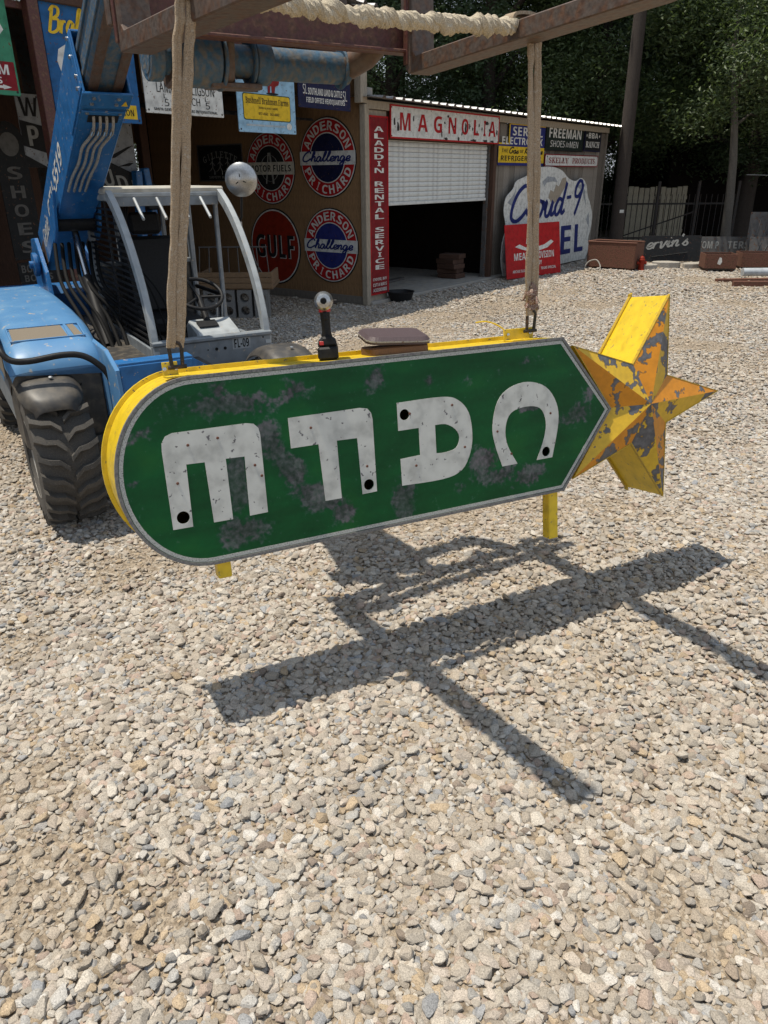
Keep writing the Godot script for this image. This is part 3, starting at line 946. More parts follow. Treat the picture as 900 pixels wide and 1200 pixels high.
	for i in 10:
		var f := MB.new()
		var c3 := Vector3(xs, 0, zb + 0.055)
		var a := rim[i]
		var d := rim[(i + 1) % 10]
		var uv := func(q: Vector2) -> Vector2: return Vector2(q.x - xs + 0.5, 0.5 - q.y)
		f.tri(c3, Vector3(a.x, a.y, zb), Vector3(d.x, d.y, zb), null, null, null, Vector2(0.5, 0.5), uv.call(a), uv.call(d))
		f.tri(c3 - Vector3(0, 0, .003), Vector3(d.x, d.y, zb - .003), Vector3(a.x, a.y, zb - .003))
		part(star, "facet", f, stm)
	part(star, "front_edge", ring(MB.new(), rim, 0.003, -0.001, zb - 0.012, zb + 0.002), M.yellow_old)
	part(star, "back_edge", ring(MB.new(), rim, 0.010, 0.0005, -D - 0.003, -D + 0.012), M.yellow_old)
	part(star, "back", plate(MB.new(), rim, [], -D - 0.002, -D, uvr), M.yellow_old)
	var tip := rim[2]
	for k in [2, 8]:
		var q := rim[k]
		part(star, "tip_stub", MB.new().box(Vector3(q.x, q.y, -D + 0.004), Vector3(0.012, 0.03, 0.02), 0.002), M.yellow_old)
	# impact wrench standing on its battery
	var xw: Transform3D = X.sign * at(0.59, hh + 0.002, -0.12)
	var up3 := Basis(b.x, b.y, b.z)
	var w := thing("impact_wrench", "red and black cordless impact wrench standing on its battery atop the green sign", "power tool", Transform3D((up3 * Basis(UP, -0.40)).scaled_local(Vector3.ONE * 0.9), xw.origin))
	part(w, "battery", MB.new().box(Vector3(0, 0.027, -0.005), Vector3(0.082, 0.05, 0.125), 0.008), M.black)
	part(w, "battery_shoe", MB.new().prism(PackedVector2Array([Vector2(-.039, .054), Vector2(.039, .054), Vector2(.034, .078), Vector2(.018, .092), Vector2(-.018, .092), Vector2(-.034, .078)]), -.05, .05, Transform3D.IDENTITY, 0.008), M.black)
	part(w, "red_trim", MB.new().box(Vector3(-.022, .068, .047), Vector3(.018, .016, .008), .002), M.tool_red)
	part(w, "handle", MB.new().tube([Vector3(0, .088, -.004), Vector3(0, .11, -.002), Vector3(0, .15, 0), Vector3(0, .19, 0.004), Vector3(0, .205, .004)], [.023, .018, .0185, .020, .022], 14), M.black)
	part(w, "trigger", MB.new().box(Vector3(0, .172, .026), Vector3(.02, .034, .018), .005), M.black)
	part(w, "red_collar", MB.new().tube([Vector3(0, .186, .004), Vector3(0, .205, .004)], .0235, 14), M.tool_red)
	part(w, "motor_housing", MB.new().lathe([Vector2(0, -.075), Vector2(.026, -.073), Vector2(.032, -.05), Vector2(.034, 0), Vector2(.035, .03), Vector2(.030, .032), Vector2(0, .032)], 20, Transform3D(Basis(Vector3.RIGHT, PI / 2), Vector3(0, .228, 0))), M.tool_red)
	part(w, "gear_case", MB.new().lathe([Vector2(.034, .031), Vector2(.037, .04), Vector2(.036, .07), Vector2(.027, .094), Vector2(.014, .1), Vector2(0, .1)], 24, Transform3D(Basis(Vector3.RIGHT, PI / 2), Vector3(0, .228, 0))), M.alloy)
	part(w, "anvil", MB.new().lathe([Vector2(.0125, .099), Vector2(.0125, .118), Vector2(.0085, .120), Vector2(.0085, .112), Vector2(0, .112)], 16, Transform3D(Basis(Vector3.RIGHT, PI / 2), Vector3(0, .228, 0))), M.black)
	part(w, "belt_clip", MB.new().box(Vector3(.045, .222, -.02), Vector3(.016, .018, .012), .003), M.black)
	# zipped case
	var z := thing("zip_case", "worn purple-brown zipped leather case lying half open atop the green sign", "case", Transform3D(up3 * Basis(UP, -0.16), (X.sign * at(0.865, hh + 0.002, -0.13)).origin))
	part(z, "base", MB.new().prism(rect(-.115, -.08, .115, .08, .025), 0, .028, Transform3D(Basis(Vector3.RIGHT, -PI / 2), Vector3.ZERO), .006), M.leather_brown)
	var lid := Transform3D(Basis(Vector3.BACK, -0.06) * Basis(Vector3.RIGHT, -PI / 2 + 0.20), Vector3(0.002, .050, 0))
	part(z, "lid", MB.new().prism(rect(-.128, -.092, .122, .088, .04), 0, .026, lid, .012), M.leather)
	part(z, "zip", MB.new().prism(rect(-.130, -.094, .124, .09, .04), .008, .013, lid), M.hose)

func webbing(mb: MB, pts: Array, width: float, thick: float, twist: Array, wob := 0.0, sd := 1, face_x := Vector3.RIGHT) -> MB:
	# a flat band along pts; twist gives the turn of its width at each point
	var nz := noise(sd, 0.02, 3)
	var fr := []
	var c := curve(pts, 10)
	var tw := curve(twist.map(func(q): return Vector2(q, 0)), 10)
	for i in c.size():
		var d: Vector3 = (c[mini(i + 1, c.size() - 1)] - c[maxi(i - 1, 0)]).normalized()
		var x := (face_x - d * face_x.dot(d)).normalized()
		var y := d.cross(x)
		var a: float = tw[i].x + wob * 0.6 * nz.get_noise_1d(i * 6.0)
		var k := 1.0 + wob * 0.35 * nz.get_noise_1d(i * 9.0 + 50.0)
		var off := (x * nz.get_noise_1d(i * 5.0 + 90.0) + y * nz.get_noise_1d(i * 5.0 + 140.0)) * wob * 0.008
		fr.append(Transform3D(Basis((x * cos(a) + y * sin(a)) * k, (-x * sin(a) + y * cos(a)), d), c[i] + off))
	var w := width / 2
	var s := PackedVector2Array()
	for q in [[-1, -.25], [-.9, -.75], [-.4, -.95], [.1, -1.1], [.55, -.8], [.92, -.7], [1, -.2], [1, .3], [.9, .75], [.5, 1.0], [0, .75], [-.5, 1.05], [-.92, .75], [-1, .3]]: s.append(Vector2(q[0] * w, q[1] * thick / 2))
	return mb.sweep(s, fr, true, true)

func mpt(l: float, y: float, z: float) -> Vector3:
	return MACHINE_AT + MACHINE_X * l + UP * y + MACHINE_Z * z

func build_slings() -> void:
	var lb: Vector3 = X.sign * Vector3(0.035, 0.395, -0.06)
	var rb: Vector3 = X.sign * Vector3(1.475, 0.400, -0.085)
	for q in [[lb, mpt(-0.475, 2.30, 2.085), "dirty tan webbing sling hanging down the side of the fork beside the blue boom", -1.0, 2.245, false], [rb, mpt(0.772, 2.29, 2.105), "dirty tan webbing sling with a rag tied at its lower end near the star", 1.0, 2.285, true]]:
		var t := thing("webbing_sling", q[2], "sling", Transform3D.IDENTITY, "slings that carry the green sign")
		var lo: Vector3 = q[0]
		var hi: Vector3 = q[1]
		var sd: float = q[3]
		var across: Vector3 = X.sign.basis.x * 0.0165
		for k in 2:
			var s := 1.0 if k == 0 else -1.0
			# two plies come down the outer side of the fork next to each other and end in the shackle
			var pts := [hi + UP * 0.03 + across * s * 0.8, hi - UP * 0.03 + across * s * 0.9, hi.lerp(lo, 0.12) + across * s, hi.lerp(lo, 0.3) + across * s * 0.85, hi.lerp(lo, 0.48) + across * s * 0.95, hi.lerp(lo, 0.64) + across * s * 0.8, hi.lerp(lo, 0.82) + across * s * 0.9, lo + across * s * 0.75 + UP * 0.015]
			var tws := [0.2, 0.1, 0.35, 0.15, 0.5, 0.2, 0.35, 0.1] if k == 0 else [-0.3, -0.15, -0.5, -0.2, -0.35, -0.55, -0.2, -0.1]
			var face_x: Vector3 = X.sign.basis.x
			part(t, "leg", webbing(MB.new(), pts, 0.029, 0.0125, tws, 0.55, 300 + k + (5 if q[5] else 0), face_x), M.webbing)
		# the loop over the fork, hugging its top
		var fy: float = q[4] + 0.066
		var ctr := hi - MACHINE_X * 0.062 * sd
		var arch := [hi + UP * 0.01, hi + UP * (fy - hi.y - 0.012), Vector3(hi.x, fy, hi.z) - MACHINE_X * 0.012 * sd, Vector3(ctr.x, fy, ctr.z) + UP * 0.006, Vector3(ctr.x, fy, ctr.z) - MACHINE_X * 0.05 * sd, Vector3(ctr.x, fy - 0.02, ctr.z) - MACHINE_X * 0.062 * sd]
		var am := MB.new()
		var fr := []
		var cc := curve(arch, 5)
		for i in cc.size():
			var d: Vector3 = (cc[mini(i + 1, cc.size() - 1)] - cc[maxi(i - 1, 0)]).normalized()
			fr.append(Transform3D(Basis(MACHINE_Z, d.cross(MACHINE_Z).normalized(), d), cc[i]))
		am.sweep(PackedVector2Array([Vector2(-.028, -.005), Vector2(.028, -.005), Vector2(.028, .005), Vector2(-.028, .005)]), fr)
		part(t, "loop", am, M.webbing)
		# shackle between the sling and the bracket
		var sh := MB.new()
		var ps := []
		for i in 13:
			var a := PI * i / 12.0
			ps.append(lo + UP * (0.012 + 0.020 * sin(a)) + X.sign.basis.x * 0.020 * cos(a))
		ps.push_front(lo + X.sign.basis.x * 0.017 - UP * 0.05)
		ps.append(lo - X.sign.basis.x * 0.017 - UP * 0.05)
		sh.tube(ps, 0.0065, 8)
		sh.tube([lo + X.sign.basis.x * 0.03 - UP * 0.048, lo - X.sign.basis.x * 0.03 - UP * 0.048], 0.007, 8)
		part(t, "shackle", sh, M.iron)
		if q[5]:
			var rg := MB.new()
			var nz := noise(9, 30.0, 3)
			var prof := []
			for i in 12:
				var u := i / 11.0
				var c := lo.lerp(hi, 0.035 + 0.105 * u)
				prof.append(c + Vector3(nz.get_noise_1d(i * 3.1), 0, nz.get_noise_1d(i * 2.3 + 9)) * 0.012)
			var rads := [.012, .024, .029, .023, .028, .024, .019, .027, .025, .02, .016, .012]
			rg.tube(prof, rads, 9)
			for i in 7:
				var a := i * 2.4
				var c0: Vector3 = prof[2 + i]
				rg.tube([c0, c0 + Vector3(cos(a), 0.25, sin(a)) * 0.020, c0 + Vector3(cos(a) * 1.1, -0.6, sin(a) * 1.1) * 0.028], [.012, .010, .005], 6)
			part(t, "tied_rag", rg, M.rag, Transform3D.IDENTITY, "frayed dull red rag knotted round the sling")
	# the twisted sling lying across the forks
	var tw := thing("twisted_sling", "cream sling twisted into a rope between the two forks", "sling")
	var mb := MB.new()
	var a := mpt(-0.395, 2.325, 2.085)
	var b := mpt(0.665, 2.315, 2.12)
	var fr := []
	var cnt := 240
	var nz := noise(61, 1.0, 4)
	var sec := PackedVector2Array()
	for i in 20:
		var an := TAU * i / 20
		var rr := 0.0255 + 0.0040 * cos(2.0 * an + 0.3) + 0.0016 * cos(3.0 * an) + 0.0018 * cos(7.0 * an)
		sec.append(Vector2(cos(an), sin(an)) * rr)
	var z := (b - a).normalized()
	var x := UP.cross(z).normalized()
	var y := z.cross(x)
	for i in cnt:
		var u := i / (cnt - 1.0)
		var sag := -0.020 * sin(PI * u) + 0.006 * nz.get_noise_1d(i * 0.2)
		var k := 1.0 + 0.30 * nz.get_noise_1d(i * 0.045 + 40.0) + 0.10 * nz.get_noise_1d(i * 0.31 + 11.0)
		if u < 0.03 or u > 0.97: k *= 0.75
		var an := u * 40.0 + 2.2 * nz.get_noise_1d(i * 0.03 + 80.0)
		fr.append(Transform3D(Basis((x * cos(an) + y * sin(an)) * k, (-x * sin(an) + y * cos(an)) * k, z), a.lerp(b, u) + UP * sag + x * 0.008 * nz.get_noise_1d(i * 0.1 + 7.0)))
	mb.sweep(sec, fr)
	part(tw, "twisted_band", mb, M.webbing_light)

# ---------------------------------------------------------------- telehandler (x: the machine's left, z: forward, origin under the front axle)
func make_wheel(parent: Node, x: float, z: float, out: float) -> void:
	# out: +1 when the outer side looks to +x
	var R := 0.405
	var W := 0.31
	var holder := part(parent, "wheel", MB.new().lathe([Vector2(.06, -.02), Vector2(.06, .06), Vector2(.0, .06)], 12, Transform3D(Basis(Vector3.BACK, -PI / 2 * out), Vector3.ZERO)), M.rim, Transform3D(Basis.IDENTITY, Vector3(x, R - 0.005, z)))
	var ax := Transform3D(Basis(Vector3.BACK, -PI / 2 * out), Vector3.ZERO)   # lathe's y -> outwards
	var h := W / 2
	var ty := MB.new().lathe([Vector2(.225, -h + .02), Vector2(.235, -h), Vector2(.29, -h - .012), Vector2(.345, -h), Vector2(.362, -h + .025), Vector2(.368, -.06), Vector2(.370, 0), Vector2(.368, .06), Vector2(.362, h - .025), Vector2(.345, h), Vector2(.29, h + .012), Vector2(.235, h), Vector2(.225, h - .02)], 44, ax)
	# bar tread: two rows of kinked lugs, offset by half a pitch
	var nl := 23
	for row in [-1.0, 1.0]:
		for k in nl:
			var a0: float = TAU * (k + (0.5 if row > 0 else 0.0)) / nl
			var rail := [[0.010, 0.0], [0.055, 0.115], [0.105, 0.135], [h + 0.004, 0.215]]
			var wid := [0.085, 0.08, 0.09, 0.10]
			var top := []
			var bot := []
			for i in rail.size():
				var yy: float = rail[i][0] * row
				var ang: float = a0 - rail[i][1] * 0.95
				var ro := R if i < 3 else R - 0.012
				var ri := 0.355 if i < 3 else 0.33
				var pr := []
				for s in [-0.5, 0.5]:
					for e in [[ro, 0.78], [ri, 1.05]]:
						var an: float = ang + s * wid[i] * e[1]
						pr.append(ax * Vector3(cos(an) * e[0], yy, sin(an) * e[0]))
				top.append(pr)
			for i in rail.size() - 1:
				var p: Array = top[i]
				var q: Array = top[i + 1]
				ty.quad(p[0], p[2], q[2], q[0])
				ty.quad(p[0], q[0], q[1], p[1])
				ty.quad(p[2], p[3], q[3], q[2])
			for i in [0, rail.size() - 1]:
				var p: Array = top[i]
				ty.quad(p[0], p[1], p[3], p[2])
	part(holder, "tyre", ty, M.rubber)
	var rm := MB.new().lathe([Vector2(0, -.02), Vector2(.10, -.015), Vector2(.13, .02), Vector2(.17, .03), Vector2(.195, .0), Vector2(.205, .06), Vector2(.21, h - .03), Vector2(.238, h - .012), Vector2(.240, h + .004), Vector2(.228, h + .006)], 32, ax)
	for k in 8:
		var a := TAU * k / 8
		rm.lathe([Vector2(.013, .022), Vector2(.013, .042), Vector2(0, .044)], 6, ax * at(cos(a) * .14, 0, sin(a) * .14))
	part(holder, "rim", rm, M.rim)

func build_telehandler() -> void:
	var t := thing("telehandler", "blue telescopic handler with grey cab and fork carriage that holds up the sign", "telehandler", Transform3D(Basis(MACHINE_X, UP, MACHINE_Z), MACHINE_AT))
	var I := Transform3D.IDENTITY
	make_wheel(t, -0.775, -0.02, -1.0)
	make_wheel(t, 0.66, -0.02, 1.0)
	make_wheel(t, -0.775, -2.25, -1.0)
	make_wheel(t, 0.66, -2.25, 1.0)
	# chassis
	var ch := MB.new()
	ch.box(Vector3(-0.06, 0.55, -1.15), Vector3(0.62, 0.42, 3.0), 0.02)
	ch.box(Vector3(-0.06, 0.41, -0.02), Vector3(1.1, 0.16, 0.22), 0.03)
	ch.box(Vector3(-0.06, 0.41, -2.25), Vector3(1.1, 0.16, 0.22), 0.03)
	part(t, "chassis", ch, M.black_dusty)
	var nose := MB.new()
	nose.box(Vector3(-0.265, 0.72, 0.40), Vector3(0.40, 0.46, 0.03), 0.006)
	nose.prism(PackedVector2Array([Vector2(-.07, .49), Vector2(.16, .49), Vector2(.16, .80), Vector2(-.06, .945), Vector2(-.07, .945)]), .385, .41)
	nose.box(Vector3(-0.265, 0.955, 0.36), Vector3(0.40, 0.016, 0.10), 0.004)
	part(t, "nose_plate", nose, M.blue)
	part(t, "side_plate", MB.new().prism(PackedVector2Array([Vector2(.40, .45), Vector2(.44, .80), Vector2(.42, .93), Vector2(.20, 1.0), Vector2(-.25, 1.0), Vector2(-.3, .45)]), 0, .022, Transform3D(Basis(Vector3.BACK, Vector3.UP, Vector3.LEFT), Vector3(-.465, 0, 0)), 0.004), M.blue_dusty)
	# engine hood on the right
	var hs := []   # cross sections along z: z, top height, inner x, outer x, shoulder drop
	for q in [[-2.35, 1.02, -.42, -.90, .10], [-2.1, 1.095, -.42, -.92, .08], [-1.5, 1.115, -.425, -.935, .07], [-.9, 1.105, -.43, -.95, .07], [-.5, 1.09, -.44, -.955, .07], [-.34, 1.075, -.445, -.957, .07], [-.12, 1.025, -.455, -.96, .06], [-.03, .995, -.46, -.96, .055], [.03, .95, -.465, -.96, .05], [.05, .90, -.47, -.955, .04]]:
		hs.append(q)
	var hood := MB.new()
	var secs := []
	for q in hs:
		var ring3 := []
		var dr: float = q[4]
		for c in [[q[3], .74 if q[0] < -.4 else .885], [q[3], q[1] - dr * 1.3], [q[3] + .018, q[1] - dr * .55], [q[3] + .06, q[1] - dr * .12], [q[3] + .12, q[1]], [q[2] - .10, q[1]], [q[2] - .045, q[1] - dr * .15], [q[2] - .012, q[1] - dr * .6], [q[2], q[1] - dr * 1.4], [q[2], .74 if q[0] < -.4 else .885]]:
			ring3.append(Vector3(c[0], maxf(c[1], .74), q[0]))
		secs.append(ring3)
	var m := 10
	var nm := []
	for i in secs.size():
		var row := []
		for k in m:
			var du: Vector3 = secs[i][mini(k + 1, m - 1)] - secs[i][maxi(k - 1, 0)]
			var dv: Vector3 = secs[mini(i + 1, secs.size() - 1)][k] - secs[maxi(i - 1, 0)][k]
			row.append(dv.cross(du).normalized())
		nm.append(row)
	for i in secs.size() - 1:
		for k in m - 1:
			hood.squad(secs[i][k], secs[i + 1][k], secs[i + 1][k + 1], secs[i][k + 1], nm[i][k], nm[i + 1][k], nm[i + 1][k + 1], nm[i][k + 1])
	for e in [0, secs.size() - 1]:
		for k in range(1, m - 1): hood.tri(secs[e][0], secs[e][k], secs[e][k + 1])
	var hd := part(t, "engine_hood", hood, M.blue_dusty)
	# mesh vents let into the front slope of the hood
	var sl := Transform3D(Basis(Vector3.RIGHT, atan2(0.050, 0.22)), Vector3(0, 1.051, -0.23))
	var slx := sl * Transform3D(Basis(Vector3.RIGHT, -PI / 2), Vector3.ZERO)
	part(hd, "vent", MB.new().prism(PackedVector2Array([Vector2(-.895, -.085), Vector2(-.605, -.085), Vector2(-.615, .08), Vector2(-.89, .08)]), -0.004, .003, slx), M.grille)
	part(hd, "vent", MB.new().prism(PackedVector2Array([Vector2(-.57, -.085), Vector2(-.525, -.085), Vector2(-.545, .08), Vector2(-.58, .08)]), -0.004, .003, slx), M.grille)
	for fr in [[-.90, -.09, -.60, .085], [-.585, -.09, -.52, .085]]:
		ring_frame(hd, fr, slx)
	part(t, "side_vent", MB.new().box(Vector3(-.962, .93, -.55), Vector3(.006, .2, .7), .002), M.grille)
	part(t, "front_panel", MB.new().box(Vector3(-.71, .68, -.17), Vector3(.47, .46, .40), .02), M.black_dusty)
	part(t, "hood_skirt", MB.new().box(Vector3(-.70, .60, -1.25), Vector3(.46, .30, 1.6), .03), M.grey)
	# guard rail
	var rail := []
	for q in curve([Vector3(-.985, 1.20, -.75), Vector3(-.99, 1.15, -.3), Vector3(-.985, 1.05, .02), Vector3(-.95, .985, .10), Vector3(-.86, .97, .12), Vector3(-.70, .985, .13), Vector3(-.60, .975, .14), Vector3(-.53, .93, .16), Vector3(-.48, .86, .18), Vector3(-.465, .76, .19), Vector3(-.465, .58, .19)], 5): rail.append(q)
	part(t, "guard_rail", MB.new().tube(rail, .017, 10), M.black)
	# mudguards over the front wheels
	for sx in [-1.0, 1.0]:
		var cx := -0.785 if sx < 0 else 0.655
		var fe := MB.new()
		var fs := []
		for i in 15:
			var a := lerpf(0.36, 1.75, i / 14.0)   # angle from forward-up
			var rr := 0.445
			var nar := sqrt(maxf(0.42, 1.0 - pow(1.0 - minf((i + 1.2) / 4.5, 1.0), 2.0)))   # the front end is rounded
			var c := Vector3(0, .40 + rr * sin(a + .55), -.02 + rr * cos(a + .55))
			var tg := Vector3(0, cos(a + .55), -sin(a + .55))
			var up2 := Vector3(0, sin(a + .55), cos(a + .55))
			fs.append([Vector3(cx, c.y, c.z), up2, nar])
		var se := PackedVector2Array()
		for q in [[-.165, -.045], [-.150, -.045], [-.148, -.012], [-.125, .004], [.125, .004], [.148, -.012], [.150, -.045], [.165, -.045], [.163, .0], [.145, .016], [.1, .024], [-.1, .024], [-.145, .016], [-.163, .0]]: se.append(Vector2(q[0], q[1]))
		var gp := []
		for q in fs:
			var line := []
			for k in 15:
				var w := k / 7.0 - 1.0
				var drop := -0.045 * pow(absf(w), 7.0) - 0.012 * w * w
				line.append(q[0] + Vector3.RIGHT * (0.165 * w * q[2]) + q[1] * (drop + 0.02))
			gp.append(line)
		var first := []   # the front lip curls down
		for k in 15: first.append(gp[0][k] + Vector3(0, -0.035, 0.004) + (fs[0][0] - gp[0][k]) * 0.03)
		gp.push_front(first)
		var gn := []
		for i in gp.size():
			var line := []
			for k in 15:
				var du: Vector3 = gp[i][mini(k + 1, 14)] - gp[i][maxi(k - 1, 0)]
				var dv: Vector3 = gp[mini(i + 1, gp.size() - 1)][k] - gp[maxi(i - 1, 0)][k]
				line.append(du.cross(dv).normalized())
			gn.append(line)
		for i in gp.size() - 1:
			for k in 14:
				fe.squad(gp[i][k], gp[i][k + 1], gp[i + 1][k + 1], gp[i + 1][k], gn[i][k], gn[i][k + 1], gn[i + 1][k + 1], gn[i + 1][k])
				fe.quad(gp[i + 1][k] - UP * .006, gp[i + 1][k + 1] - UP * .006, gp[i][k + 1] - UP * .006, gp[i][k] - UP * .006)
		var mg := part(t, "mudguard", fe, M.black_dusty)
		part(mg, "bolt", MB.new().lathe([Vector2(.012, 0), Vector2(.012, .006), Vector2(0, .009)], 6, Transform3D(Basis(Vector3.RIGHT, .25), Vector3(cx + .02, .862, .085))), M.alloy)
		part(t, "mudguard_bracket", MB.new().tube([Vector3(cx - sx * .17, .80, .02), Vector3(cx - sx * .20, .74, -.02), Vector3(cx - sx * .25, .55, -.05)], .018, 8), M.black)
	# boom
	var low := Vector3(-.172, 1.335, -2.3)    # underside, back
	var front := Vector3(-.172, 2.275, -.236)  # underside, front end of the outer boom
	var dirb := (front - low).normalized()
	var upb := dirb.cross(Vector3.LEFT).normalized()
	if upb.y < 0: upb = -upb
	var bb := Basis(Vector3.RIGHT, upb, -dirb)   # z runs back along the boom
	if bb.determinant() < 0: bb = Basis(Vector3.RIGHT, upb, dirb)
	var bx := Transform3D(Basis(Vector3.RIGHT, upb, Vector3.RIGHT.cross(upb)), front)
	# in boom space: x lateral, y across, z forward(+) or back
	var fwd := 1.0 if bx.basis.z.dot(dirb) > 0 else -1.0
	var ob := MB.new()
	var bw := .128
	var bh := .33
	var bl := 2.75
	# hollow outer section: four plates
	var lz := func(a: float, b: float) -> float: return fwd * (a + b) / 2
	ob.box(Vector3(-bw + .006, bh / 2, lz.call(-bl, .0)), Vector3(.012, bh, bl), .003, bx)
	ob.box(Vector3(bw - .006, bh / 2, lz.call(-bl, .0)), Vector3(.012, bh, bl), .003, bx)
	ob.box(Vector3(0, .006, lz.call(-bl, -.13)), Vector3(bw * 2 - .024, .012, bl - .13), .002, bx)
	ob.box(Vector3(0, bh - .006, lz.call(-bl, .0)), Vector3(bw * 2 - .024, .012, bl), .002, bx)
	var boom := part(t, "outer_boom", ob, M.blue)
	# collar plate at its front with bolts, and the ear on its side
	var cp := MB.new()
	cp.box(Vector3(0, -.006, lz.call(-.14, .0)), Vector3(bw * 2 + .012, .014, .14), .003, bx)
	cp.box(Vector3(0, -.012, lz.call(-.20, -.155)), Vector3(bw * 2 - .02, .008, .012), .002, bx)
	cp.box(Vector3(-bw - .004, bh * .5, lz.call(-.5, .0)), Vector3(.008, bh * .9, .5), .002, bx)
	part(boom, "collar", cp, M.blue)
	for q in [[-.07, -.04], [.06, -.04], [-.075, -.095], [.055, -.095], [-.09, -.19], [.09, -.19]]:
		part(boom, "bolt", MB.new().lathe([Vector2(.011, 0), Vector2(.011, .008), Vector2(0, .010)], 6, bx * Transform3D(Basis(Vector3.RIGHT, PI), Vector3(q[0], -.012, fwd * q[1]))), M.alloy)
	for q in [[.30, -.03], [.22, -.05], [.10, -.03], [.05, -.05]]:
		part(boom, "bolt", MB.new().lathe([Vector2(.012, 0), Vector2(.012, .008), Vector2(0, .010)], 6, bx * Transform3D(Basis(Vector3.BACK, PI / 2), Vector3(-bw - .008, q[0], fwd * q[1] * 1.4))), M.alloy)
	# hydraulic pipes on the underside
	for k in 4:
		var x := -.045 + .036 * k
		var p := []
		for q in curve([Vector3(x, .03, -.23), Vector3(x, -.02, -.27), Vector3(x + .004, -.03, -.36), Vector3(x - .01, -.028, -.45), Vector3(x - .035, -.026, -.56), Vector3(x - .035, -.026, -.75), Vector3(x - .055, -.026, -.95), Vector3(x - .06, -.026, -1.15)], 4): p.append(bx * Vector3(q.x, q.y, fwd * q.z))
		part(boom, "hydraulic_pipe", MB.new().tube(p, .0085, 8), M.hose)
		part(boom, "pipe_fitting", MB.new().tube([bx * Vector3(x + .003, -.028, -fwd * .345), bx * Vector3(x + .001, -.03, -fwd * .385)], .014, 6), M.alloy)
	# dark service opening behind the pipes
	part(boom, "pipe_port", MB.new().box(Vector3(.01, -.0005, lz.call(-.31, -.235)), Vector3(.17, .004, .075), 0, bx), M.black)
	# side lettering
	var lt := MB.new()
	# side face looks to -x: reading runs up the boom
	var side := bx * Transform3D(Basis(Vector3(0, 0, fwd), Vector3(0, 1, 0), Vector3(-1, 0, 0)) if fwd > 0 else Basis(Vector3(0, 0, -1), Vector3(0, 1, 0), Vector3(-1, 0, 0)), Vector3(-bw - .0022, 0, 0))
	write(lt, "GTH-5519", "sans-bold", -1.98, .10, -.98, .225, 0, .25, side)
	write(lt, "Genie", "serif-bold", -2.52, .10, -2.10, .24, 0, .25, side)
	part(boom, "side_lettering", lt, M.ink_white, I, "white maker's lettering along the boom")
	part(boom, "warning_sticker", MB.new().prism(PackedVector2Array([Vector2(.085, .002), Vector2(.12, .002), Vector2(.102, .05)]), 0, .0015, bx * Transform3D(Basis(Vector3.RIGHT, Vector3(0, 0, fwd), Vector3(0, -1, 0)) if fwd > 0 else Basis(Vector3.RIGHT, Vector3(0, 0, -1), Vector3(0, -1, 0)), Vector3(0, -.0135, -fwd * .11))), M.ink_yellow)
	part(boom, "worn_skin", MB.new().box(Vector3(-bw - .001, .10, lz.call(-2.74, -2.56)), Vector3(.003, .19, .18), 0, bx), M.steel)
	# inner boom with its worn slide strips
	var ib := MB.new()
	var ilen := 1.45
	ib.box(Vector3(0, .165, lz.call(-.6, ilen)), Vector3(.20, .25, ilen + .6), .02, bx)
	var inner := part(t, "inner_boom", ib, M.blue_worn)
	for x in [-.065, .065]:
		part(inner, "slide_strip", MB.new().box(Vector3(x, .036, lz.call(-.2, ilen)), Vector3(.052, .012, ilen + .2), .003, bx), M.steel)
	for y in [.10, .23]:
		part(inner, "side_rib", MB.new().box(Vector3(-.104, y, lz.call(-.2, ilen)), Vector3(.012, .03, ilen + .2), .004, bx), M.blue_worn)
	# boom head, dropping to the carriage
	var head := MB.new()
	var ht := bx * Vector3(0, .16, fwd * ilen)
	for x in [-.275, -.07]:
		head.prism(PackedVector2Array([Vector2(.55, 2.58), Vector2(1.0, 2.30), Vector2(1.16, 2.17), Vector2(1.30, 2.20), Vector2(1.34, 2.42), Vector2(1.30, 2.95), Vector2(1.05, 3.12), Vector2(.70, 3.02)]), 0, .03, Transform3D(Basis(Vector3.BACK, Vector3.UP, Vector3.LEFT), Vector3(x + .03, 0, 0)), .006)
	part(t, "boom_head", head, M.steel)
	# cross tube with collars under the carriage
	var tz := 1.22
	var ty := 2.27
	var cx2 := Transform3D(Basis(Vector3.BACK, -PI / 2), Vector3(0, ty, tz))
	part(t, "cross_tube", MB.new().lathe([Vector2(0, -.36), Vector2(.060, -.36), Vector2(.060, .50), Vector2(0, .50)], 28, cx2), M.blue_worn)
	for q in [[-.33, .055, .085], [-.145, .12, .100], [-.072, .014, .108], [.055, .012, .090], [.10, .07, .080], [.47, .012, .078]]:
		part(t, "tube_collar", MB.new().lathe([Vector2(.06, q[0] - q[1] / 2), Vector2(q[2] - .006, q[0] - q[1] / 2), Vector2(q[2], q[0] - q[1] / 2 + .005), Vector2(q[2], q[0] + q[1] / 2 - .005), Vector2(q[2] - .006, q[0] + q[1] / 2), Vector2(.06, q[0] + q[1] / 2)], 30, cx2), M.blue_worn)
	part(t, "tube_bracket", MB.new().box(Vector3(-.02, 2.182, 1.22), Vector3(.21, .022, .11), .004), M.steel)
	part(t, "tube_end", MB.new().tube([Vector3(.46, 2.27, 1.18), Vector3(.50, 2.28, 1.25), Vector3(.54, 2.31, 1.32), Vector3(.57, 2.36, 1.38)], .05, 14, true), M.steel)
	# carriage
	var ca := MB.new()
	ca.box(Vector3(.12, 2.385, 1.40), Vector3(1.22, .145, .035), .006)
	ca.box(Vector3(.12, 2.318, 1.425), Vector3(1.22, .014, .085), .004)
	ca.box(Vector3(.12, 2.95, 1.44), Vector3(1.22, .16, .06), .006)
	var carriage := part(t, "carriage", ca, M.steel_red)
	for x in [-.49, -.16, .12, .40, .72]:
		part(carriage, "upright", MB.new().box(Vector3(x, 2.66, 1.36), Vector3(.045, .66, .05), .006), M.steel)
